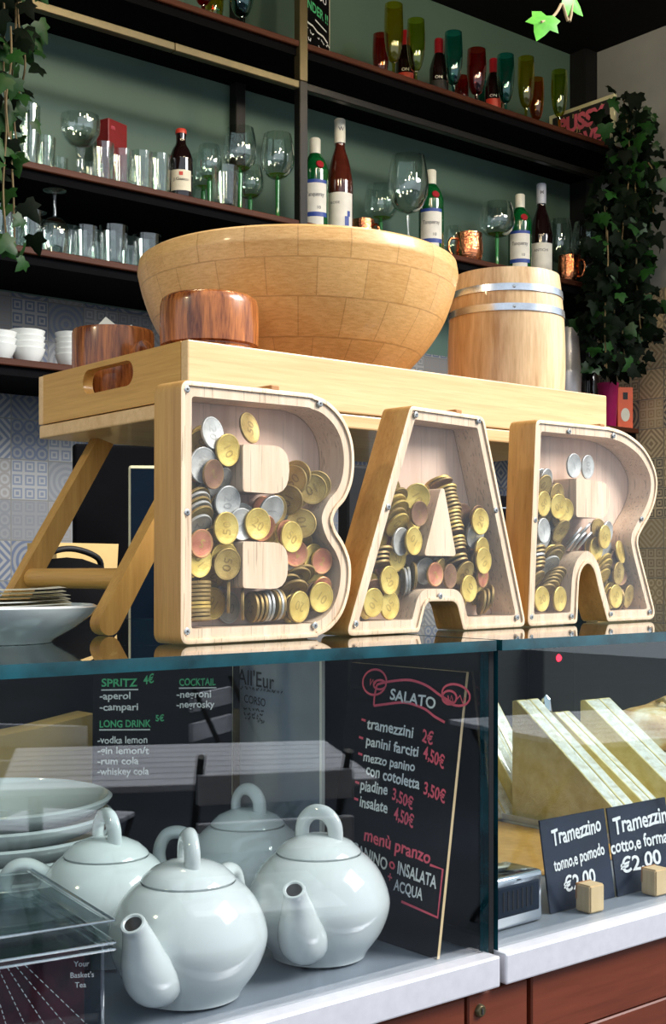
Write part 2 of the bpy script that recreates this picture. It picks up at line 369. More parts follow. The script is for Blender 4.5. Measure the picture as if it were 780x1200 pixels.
def tube(bm, pts, rad, seg=12, caps=True, flat=1.0, mi=0):
    pts = [Vector(p) for p in pts]; n = len(pts)
    rads = rad if isinstance(rad, (list, tuple)) else [rad] * n
    t0 = (pts[1] - pts[0]).normalized()
    up = Vector((0, 0, 1)) if abs(t0.z) < 0.9 else Vector((1, 0, 0))
    nrm = (up - t0 * up.dot(t0)).normalized(); rings = []
    for i, p in enumerate(pts):
        t = (pts[min(i + 1, n - 1)] - pts[max(i - 1, 0)]).normalized()
        nrm = (nrm - t * nrm.dot(t)).normalized(); b = t.cross(nrm)
        rings.append([bm.verts.new(p + nrm * (rads[i] * math.cos(2 * math.pi * k / seg)) + b * (rads[i] * flat * math.sin(2 * math.pi * k / seg))) for k in range(seg)])
    for a, b in zip(rings, rings[1:]):
        for k in range(seg):
            f = bm.faces.new((a[k], a[(k + 1) % seg], b[(k + 1) % seg], b[k])); f.material_index = mi
    if caps:
        bm.faces.new(rings[0][::-1]); bm.faces.new(rings[-1])
def spline(pts, n=8, closed=False):
    P = [Vector(p) for p in pts]; out = []; m = len(P)
    rng = range(m if closed else m - 1)
    for i in rng:
        p0 = P[(i - 1) % m] if closed or i > 0 else P[i]; p1 = P[i]; p2 = P[(i + 1) % m]
        p3 = P[(i + 2) % m] if closed or i + 2 < m else P[i + 1]
        for k in range(n):
            t = k / n
            out.append(0.5 * ((2 * p1) + (p2 - p0) * t + (2 * p0 - 5 * p1 + 4 * p2 - p3) * t * t + (3 * p1 - p0 - 3 * p2 + p3) * t ** 3))
    if not closed: out.append(P[-1])
    return out
def fill_loops(bm, loops, mi=0):
    es = []
    for lp in loops:
        for a, b in zip(lp, lp[1:] + lp[:1]):
            e = bm.edges.get((a, b)) or bm.edges.new((a, b)); es.append(e)
    r = bmesh.ops.triangle_fill(bm, use_beauty=True, use_dissolve=False, edges=es)
    for g in r['geom']:
        if isinstance(g, bmesh.types.BMFace): g.material_index = mi
def prism(bm, outer, f0, f1, holes=(), mi=0, side_mi=None):
    """outer: 2D points; f0,f1: maps 2D point -> 3D for the two caps."""
    side_mi = mi if side_mi is None else side_mi
    A = []; B = []
    for lp in [outer] + list(holes):
        a = [bm.verts.new(f0(p)) for p in lp]; b = [bm.verts.new(f1(p)) for p in lp]
        for i in range(len(lp)):
            j = (i + 1) % len(lp); f = bm.faces.new((a[i], a[j], b[j], b[i])); f.material_index = side_mi
        A.append(a); B.append(b)
    fill_loops(bm, A, mi); fill_loops(bm, B, mi)
def bridge(bm, a, b, mi=0):
    n = len(a)
    for i in range(n):
        j = (i + 1) % n; f = bm.faces.new((a[i], a[j], b[j], b[i])); f.material_index = mi

# lettering: glyph outlines turned into thin meshes
_gl = {}
def glyphs(s, bold=0.0):
    key = (s, bold)
    if key not in _gl:
        cu = bpy.data.curves.new('lettering', 'FONT'); cu.body = s; cu.size = 1.0; cu.offset = bold; cu.resolution_u = 3
        o = bpy.data.objects.new('lettering', cu); COL.objects.link(o)
        dg = bpy.context.evaluated_depsgraph_get(); me = o.evaluated_get(dg).to_mesh()
        V = [(v.co.x, v.co.y) for v in me.vertices]; P = [tuple(p.vertices) for p in me.polygons]
        o.evaluated_get(dg).to_mesh_clear(); bpy.data.objects.remove(o); bpy.data.curves.remove(cu)
        _gl[key] = (V, P)
    return _gl[key]
def write(bm, s, x, z, size, mp, bold=0.018, slope=0.0, width=None, shear=0.0, wob=0.0, mi=0):
    """draw s with its left end at x, baseline z (metres in the sign's plane); mp maps (x, z) -> 3D"""
    V, P = glyphs(s, bold)
    if not V: return
    mx = max(v[0] for v in V); kx = size if width is None else width / mx
    vs = []
    for a, b in V:
        X = a * kx; Z = b * size + X * slope + wob * size * math.sin(a * 5.1 + len(s))
        vs.append(bm.verts.new(mp(x + X + shear * b * size, z + Z)))
    for p in P:
        try: f = bm.faces.new([vs[i] for i in p]); f.material_index = mi
        except ValueError: pass
def stroke(bm, pts, wd, mp, mi=0):
    """a flat pen stroke of width wd through 2D points"""
    L = []; R_ = []; n = len(pts)
    for i, p in enumerate(pts):
        a = pts[max(i - 1, 0)]; b = pts[min(i + 1, n - 1)]
        dx, dz = b[0] - a[0], b[1] - a[1]; q = math.hypot(dx, dz) or 1
        nx, nz = -dz / q * wd / 2, dx / q * wd / 2
        L.append(bm.verts.new(mp(p[0] + nx, p[1] + nz))); R_.append(bm.verts.new(mp(p[0] - nx, p[1] - nz)))
    for i in range(n - 1): bm.faces.new((L[i], L[i + 1], R_[i + 1], R_[i])).material_index = mi

# ------------------------------------------------------------------ setting
YB = 2.89; XR = 3.49; ZC = 3.07
def struct(name, bm, mat, **k):
    o = obj(name, bm, mat, None, smooth=False); o['kind'] = 'structure'; return o
bm = bmesh.new(); box(bm, -3, XR + .1, 0.35, YB + .1, -.1, 0); struct('floor', bm, 'floor')
bm = bmesh.new(); box(bm, -3, XR + .1, YB, YB + .1, 0, 1.97); struct('wall_back_tiled', bm, 'tiles_back')
bm = bmesh.new(); box(bm, -3, XR + .1, YB, YB + .1, 1.97, ZC + .3); struct('wall_back', bm, 'greenwall')
bm = bmesh.new(); box(bm, XR, XR + .1, 0.9, YB, 0, 2.22); struct('wall_right_tiled', bm, 'tiles_right')
bm = bmesh.new(); box(bm, XR, XR + .1, 0.9, YB, 2.22, ZC + .3); struct('wall_right', bm, 'plaster')
bm = bmesh.new(); box(bm, -3, XR + .1, 0.9, YB + .1, ZC, ZC + .1); struct('ceiling', bm, 'ceiling')
bm = bmesh.new(); box(bm, -14, 16, -16, 0.35, -.14, -.02); struct('ground', bm, 'pavement')
bm = bmesh.new(); box(bm, XR - .06, XR, YB - .07, YB, 0, ZC); struct('trim_1', bm, 'black')

# shelving
ZS_TOP = CAMZ + 1.359; ZS_MID = CAMZ + .898; ZS_LOW = CAMZ + .71; ZS_BOWL = CAMZ + .4607; YF = 2.60
sh = thing('shelving_unit', 'black metal and dark wood shelving unit covering the green back wall', 'shelves', (0, YF, 0))
def shelf(z, x0, x1, drop):
    bm = bmesh.new(); box(bm, x0, x1, 0, YB - YF - .0005, z - .016, z - .0004, .002, 1); s = obj('shelf', bm, 'shelfwood', sh, False)
    bm = bmesh.new(); box(bm, x0, x1, .012, YB - YF, z - .016 - drop, z - .016); obj('underside_shade', bm, 'matteblack', s, False)  # black panel added to paint the shade below the board
shelf(ZS_TOP, .85, XR - .06, .02); shelf(ZS_MID, .85, XR - .06, .02); shelf(ZS_LOW, .85, 2.05, .02); shelf(ZS_BOWL, .85, XR - .06, .02)
zb = CAMZ + 1.2557
for x0, x1, m in ((.85, xat(205, YF), 'blackmetal'), (xat(205, YF), xat(354, YF), 'brass_lit_metal')):
    bm = bmesh.new(); box(bm, x0, x1, 0, .02, zb - .02, zb, .002, 1); obj('beam', bm, 'brass_lit_metal', sh, False)
bm = bmesh.new(); box(bm, xat(354, YF), XR - .06, 0, .02, zb - .02, zb, .002, 1); obj('beam', bm, 'blackmetal', sh, False)
xp = xat(355, YF)
bm = bmesh.new(); box(bm, xp - .013, xp + .013, -.004, .022, .0, zb, .002, 1); obj('post', bm, 'blackmetal', sh, False)
bm = bmesh.new(); box(bm, xp - .013, xp + .013, -.004, .022, zb, ZC, .002, 1); obj('post', bm, 'brass_lit_metal', sh, False)  # upper post coloured as if catching light; same metal as below
x2 = xat(281, YB - .03)
bm = bmesh.new(); box(bm, x2 - .016, x2 + .016, YB - YF - .035, YB - YF - .003, ZS_BOWL, ZC, .002, 1); obj('post', bm, 'blackmetal', sh, False)
bm = bmesh.new(); box(bm, XR - .40, XR - .37, 0, .03, 0, ZS_BOWL - .04, .002, 1); obj('post', bm, 'blackmetal', sh, False)
bm = bmesh.new(); box(bm, .85, .88, .25, .285, 0, ZC, .002, 1); obj('post', bm, 'blackmetal', sh, False)

# ------------------------------------------------------------------ counter and display cases
YG = 0.645; ZT = 1.25; ZF = 1.022; XJ0 = .678; XJ1 = .684; YK = 1.17
def glass_slab(bm, x0, x1):
    fs = box(bm, x0, x1, YG - .006, YK, ZT - .0082, ZT - .0004)
    for f in fs[2:]: f.material_index = 1
def case(label, x0, x1, end_left, end_right):
    t = thing('display_case', label, 'display case', (0, 0, 0))
    bm = bmesh.new(); glass_slab(bm, x0, x1); obj('glass_top', bm, ['slab', 'glass_edge'], t, False)
    bm = bmesh.new(); fs = box(bm, x0 + .002, x1 - .002, YG, YG + .005, 1.022, ZT - .0085)
    for f in fs[:2] + fs[3:4] + fs[5:6]: f.material_index = 1
    obj('front_glass', bm, ['pane', 'glass_edge'], t, False)
    bm = bmesh.new(); box(bm, x0, x1, YG + .0055, YK, ZF - .02, ZF - .0004); obj('case_floor', bm, 'case_floor', t, False)
    bm = bmesh.new(); box(bm, x0, x1, YG - .010, YG + .0055, 1.001, 1.0235, .0015, 2); obj('steel_rail', bm, 'steel', t, False)
    bm = bmesh.new(); box(bm, x0, x1, YK - .01, YK, ZF, ZT - .0085); obj('back_panel', bm, 'black', t, False)
    for e in (end_left, end_right):
        if e is None: continue
        bm = bmesh.new(); fs = box(bm, e - .002, e + .002, YG + .006, YK - .011, ZF, ZT - .0085)
        for f in fs[2:3] + fs[4:5]: f.material_index = 1
        obj('end_glass', bm, ['pane', 'glass_edge'], t, False)
    return t
lc = case('glass topped display case holding the teapots and the tall menu board', -.45, XJ0, None, XJ0 - .0025)
rc = case('glass topped display case holding the wrapped sandwiches and price cards', XJ1, 2.1, XJ1 + .0025, None)
bm = bmesh.new(); box(bm, XJ0 + .0005, XJ1 - .0005, YG + .002, YK, 1.0, ZT - .004); obj('rubber_seal', bm, 'black', lc, False)

ct = thing('bar_counter', 'dark red wood fronted counter below the two glass cases', 'counter', (0, 0, 0))
bm = bmesh.new(); box(bm, -.45, 2.1, YG + .016, YK, 0.0, 1.0); obj('carcass', bm, 'matteblack', ct, False)
xa, xb, xc, xd = xat(545, YG), xat(548.5, YG), xat(618, YG), xat(623, YG)
bm = bmesh.new()
box(bm, -.45, xa, YG, YG + .015, .60, .9965, .0012, 1); obj('front_panel', bm, 'panel', ct, False)
bm = bmesh.new(); box(bm, xb, xc, YG, YG + .015, .60, .9965, .0012, 1); lp = obj('front_panel', bm, 'panel', ct, False)
bm = bmesh.new(); box(bm, xd, 2.1, YG, YG + .015, .9475, .9995, .0012, 1); obj('front_panel', bm, 'panel', ct, False)
bm = bmesh.new(); box(bm, xd, 2.1, YG, YG + .015, .60, .9465, .0012, 1); obj('front_panel', bm, 'panel', ct, False)
bm = bmesh.new(); box(bm, -.45, 2.1, YG + .003, YG + .015, .02, .595, .0012, 1); obj('kick_panel', bm, 'panel', ct, False)
pk = atY(561.5, 1184, YG)
bm = bmesh.new(); RX = Matrix.Translation((pk.x, YG, pk.z)) @ Matrix.Rotation(math.pi / 2, 4, 'X')
lathe(bm, [(0, .003), (.0035, .003), (.0045, .002), (.0048, 0)], 20, mat=RX); lk = obj('lock', bm, 'brass_lit_metal', ct)
bm = bmesh.new(); box(bm, pk.x - .0006, pk.x + .0006, YG - .0036, YG - .0029, pk.z - .002, pk.z + .002); obj('keyhole', bm, 'screw_dark', lk, False)

# staff worktop behind the cases
wt = thing('staff_worktop', 'black staff worktop behind the display cases', 'worktop', (0, 1.3, 0))
bm = bmesh.new(); box(bm, -.3, 2.6, .05, .75, 1.14, 1.18, .004, 2); obj('top', bm, 'black', wt, False)
bm = bmesh.new(); box(bm, -.28, 2.58, .09, .73, 0, 1.14); obj('body', bm, 'matteblack', wt, False)

# ------------------------------------------------------------------ the wooden letters B A R with coins behind acrylic
LP0 = Vector((.46, .72, ZT)); LROT = math.atan(.11); LE = Vector((math.cos(LROT), math.sin(LROT), 0)); LN = Vector((-LE.y, LE.x, 0))
T = .030; YP = .0004; TP = .0012; CB = T - .0030   # thickness, pane recess, pane thickness, cavity bottom
def onL(u, v):
    d = ray(u, v); t = (LP0 - Vector((0, 0, CAMZ))).dot(LN) / d.dot(LN)
    P = Vector((0, 0, CAMZ)) + d * t - LP0
    return P.dot(LE), P.z
def outline(ctrl, d=0.0, n_arc=7, n_spl=5):
    """ctrl: clockwise list (x, z, r) with fillet radius or (x, z, 's') spline points; d: inset distance"""
    n = len(ctrl); Q = []
    for i in range(n):
        p = Vector(ctrl[i][:2]); a = Vector(ctrl[i - 1][:2]); b = Vector(ctrl[(i + 1) % n][:2])
        e1 = (p - a).normalized(); e2 = (b - p).normalized()
        n1 = Vector((e1.y, -e1.x)); n2 = Vector((e2.y, -e2.x))          # inward for clockwise
        m = (n1 + n2); k = max(0.35, 1 + n1.dot(n2))
        Q.append((p + m * (d / k), e1.x * e2.y - e1.y * e2.x))
    out = []
    for i in range(n):
        r = ctrl[i][2]; p = Q[i][0]; prv = Q[i - 1][0]; nxt = Q[(i + 1) % n][0]
        if r == 's':
            out.append(p)
            if ctrl[(i + 1) % n][2] == 's':
                p0 = prv; p3 = Q[(i + 2) % n][0]
                for k in range(1, n_spl):
                    t = k / n_spl
                    out.append(0.5 * ((2 * p) + (nxt - p0) * t + (2 * p0 - 5 * p + 4 * nxt - p3) * t * t + (3 * p - p0 - 3 * nxt + p3) * t ** 3))
        else:
            rr = max(r - d, .0028) if Q[i][1] < 0 else r + d
            u1 = (prv - p).normalized(); u2 = (nxt - p).normalized()
            half = math.acos(max(-1, min(1, u1.dot(u2)))) / 2
            L = min(rr / math.tan(half), (prv - p).length * .48, (nxt - p).length * .48)
            A = p + u1 * L; B = p + u2 * L
            for k in range(n_arc):
                t = k / (n_arc - 1); out.append(A * (1 - t) ** 2 + p * 2 * t * (1 - t) + B * t * t)
    return [(q.x, q.y) for q in out]
S_ = 's'
CTRL = {
 'B': [(.0022, 0, .008), (.0026, .1765, .008), (.112, .1790, S_), (.128, .1782, S_), (.143, .1745, S_), (.158, .1645, S_), (.1675, .150, S_), (.1705, .134, S_), (.1685, .117, S_), (.161, .103, S_), (.1515, .0945, S_), (.1478, .0875, S_), (.1505, .080, S_), (.160, .069, S_), (.1668, .054, S_), (.1655, .035, S_), (.158, .018, S_), (.146, .007, S_), (.132, .0015, S_), (.118, .0002, S_)],
 'A': [(.1603, 0, .006), (.2345, .1805, .007), (.3295, .1800, .010), (.3905, 0, .007), (.3014, 0, .004), (.2925, .0240, .010), (.2545, .0245, .010), (.2454, 0, .004)],
 'R': [(.3915, 0, .007), (.4040, .1840, .008), (.505, .1862, S_), (.528, .1862, S_), (.556, .1825, S_), (.585, .172, S_), (.604, .1565, S_), (.6125, .140, S_), (.6095, .121, S_), (.598, .1035, S_), (.584, .090, S_), (.5765, .080, S_), (.580, .066, S_), (.612, .0005, .010), (.5205, .0005, .006), (.5060, .030, S_), (.4975, .049, S_), (.4875, .0555, S_), (.4775, .050, S_), (.4725, .037, S_), (.4695, .0005, .005)],
}
CTRL['B'] = CTRL['B'][1:] + CTRL['B'][:1]
ISL = {
 'B': [[(.0590, .1045, .002), (.0590, .1375, .002), (.1040, .1390, .020), (.1030, .1040, .020)], [(.0590, .0375, .002), (.0590, .0700, .002), (.1025, .0695, .014), (.1020, .0360, .022)]],
 'A': [[(.2530, .0615, .003), (.2740, .1165, .004), (.2785, .1165, .004), (.2940, .0615, .003)]],
 'R': [[(.4700, .0990, .002), (.4700, .1350, .002), (.5290, .1330, .020), (.5250, .0990, .020)]],
}
# front face seen from the street: x to the right, outline runs clockwise
SCREWS = {
 'B': [(219, 456), (375, 473), (219, 600.5), (219, 740), (369, 733)],
 'A': [(487.5, 486), (561, 493), (455, 594), (581, 598), (417, 731), (606, 723.5), (516, 698.5)],
 'R': [(667, 505.5), (719, 510.5), (627, 609.5), (752, 608), (622.5, 723), (670, 722), (716, 719.5), (761.5, 717)],
}
LABEL = {'B': 'wooden letter B money box, half full of coins behind a clear front', 'A': 'wooden letter A money box with coins heaped round a small triangle', 'R': 'wooden letter R money box with the fewest coins and a curved leg'}
CAV = {}
for L in 'BAR':
    c = CTRL[L]; s0 = min(p[0] for p in c)
    org = LP0 + LE * s0
    t = thing('letter_money_box', LABEL[L], 'money box', org, LROT)
    v3 = lambda y: (lambda p: (p[0] - s0, y, p[1]))
    bm = bmesh.new()
    def loop(d, y): return [bm.verts.new(v3(y)(p)) for p in outline(c, d)]
    r_b = loop(.0015, T); r0 = loop(0, T - .0015); r1 = loop(0, .0016); r1b = loop(.0005, .0005); r2 = loop(.0016, 0); r3 = loop(.0036, 0); r4 = loop(.0037, YP + TP); r5 = loop(.0105, YP + TP); r6 = loop(.0107, CB)
    bridge(bm, r_b, r0, 1); bridge(bm, r0, r1, 1); bridge(bm, r1, r1b, 1); bridge(bm, r1b, r2, 0); bridge(bm, r2, r3, 0); bridge(bm, r3, r4, 0); bridge(bm, r4, r5, 0); bridge(bm, r5, r6, 0)
    fill_loops(bm, [r_b], 1)
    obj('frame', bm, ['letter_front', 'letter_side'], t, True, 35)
    cav = outline(c, .0108); CAV[L] = cav
    bm = bmesh.new(); prism(bm, cav, v3(CB + .0004), v3(T - .0005)); obj('back_board', bm, 'letter_back', t, True, 30)
    for isl in ISL[L]:
        o2 = outline(isl, 0, 6); bm = bmesh.new(); prism(bm, o2, v3(YP + TP + .0003), v3(CB)); obj('counter_block', bm, 'letter_front', t, True, 30)
    bm = bmesh.new(); prism(bm, outline(c, .0040), v3(YP), v3(YP + TP - .0001)); obj('clear_front', bm, 'acrylic', t, True, 30)
    for (u, v) in SCREWS[L]:
        s, z = onL(u, v); bm = bmesh.new()
        mt = Matrix.Translation((s - s0, YP, z)) @ Matrix.Rotation(math.pi / 2, 4, 'X')
        lathe(bm, [(0, .0008), (.0014, .0012), (.0024, .0008), (.0027, 0)], 14, mat=mt)
        sc_ = obj('screw', bm, 'screw', t)
        bm = bmesh.new(); lathe(bm, [(0, .00125), (.0009, .00125)], 6, mat=mt); obj('recess', bm, 'screw_dark', sc_)
    sl = {'B': ((323, 458), .1772, .181), 'A': ((538, 483), .178, .1824), 'R': ((706, 500), .183, .188)}[L]
    s, z = onL(*sl[0]); bm = bmesh.new(); box(bm, s - s0 - .004, s - s0 + .004, .0003, .0208, sl[1], sl[2], .0006, 1); obj('slot_edge', bm, 'slot', t, False)

# coins -------------------------------------------------------------
COIN_ME = {}
def coin_mesh(mat, numeral, r):
    k = (mat, numeral)
    if k not in COIN_ME:
        bm = bmesh.new(); h = .001
        lathe(bm, [(0, -h * .82), (r * .875, -h * .82)], 36); lathe(bm, [(r * .875, -h * .82), (r * .915, -h)], 36, mi=1); lathe(bm, [(r * .915, -h), (r * .975, -h), (r, -h * .75)], 36)
        lathe(bm, [(r, -h * .75), (r, h * .75)], 36, mi=1); lathe(bm, [(r, h * .75), (r * .975, h), (r * .915, h)], 36); lathe(bm, [(r * .915, h), (r * .875, h * .82)], 36, mi=1); lathe(bm, [(r * .875, h * .82), (0, h * .82)], 36)
        bmesh.ops.remove_doubles(bm, verts=bm.verts, dist=1e-6)
        x0 = -.0056 if len(numeral) == 2 else -.0030
        for sg in (1, -1):
            write(bm, numeral, x0 * .82, -.0034, .0094, lambda a, b: (sg * a * r / .0105, b * r / .0105, sg * h * .97), bold=.0, mi=1)
        bmesh.ops.recalc_face_normals(bm, faces=bm.faces)
        me = bpy.data.meshes.new('coin'); bm.to_mesh(me); bm.free(); me.materials.append(M[mat]); me.materials.append(M['coin_relief_shade_dark' if mat in ('coin_dull', 'coin_brown') else ('coin_relief_shade_silver' if mat == 'coin_silver' else 'coin_relief_shade')])
        me.polygons.foreach_set('use_smooth', [True] * len(me.polygons)); me.set_sharp_from_angle(angle=math.radians(30))
        COIN_ME[k] = me
    return COIN_ME[k]
KIND = {'g': ('coin_gold', .0113, ('50', '20', '10')), 'd': ('coin_dull', .0112, ('20', '50', '10')), 'c': ('coin_copper', .0098, ('5', '2')), 'b': ('coin_brown', .0102, ('5', '2')), 's': ('coin_silver', .0113, ('1', '20')), 'E': ('coin_silver', .0124, ('2',))}
WORD = {'g': 'gold', 'd': 'dull gold', 'c': 'copper red', 'b': 'dark brown', 's': 'silver', 'E': 'two-tone'}
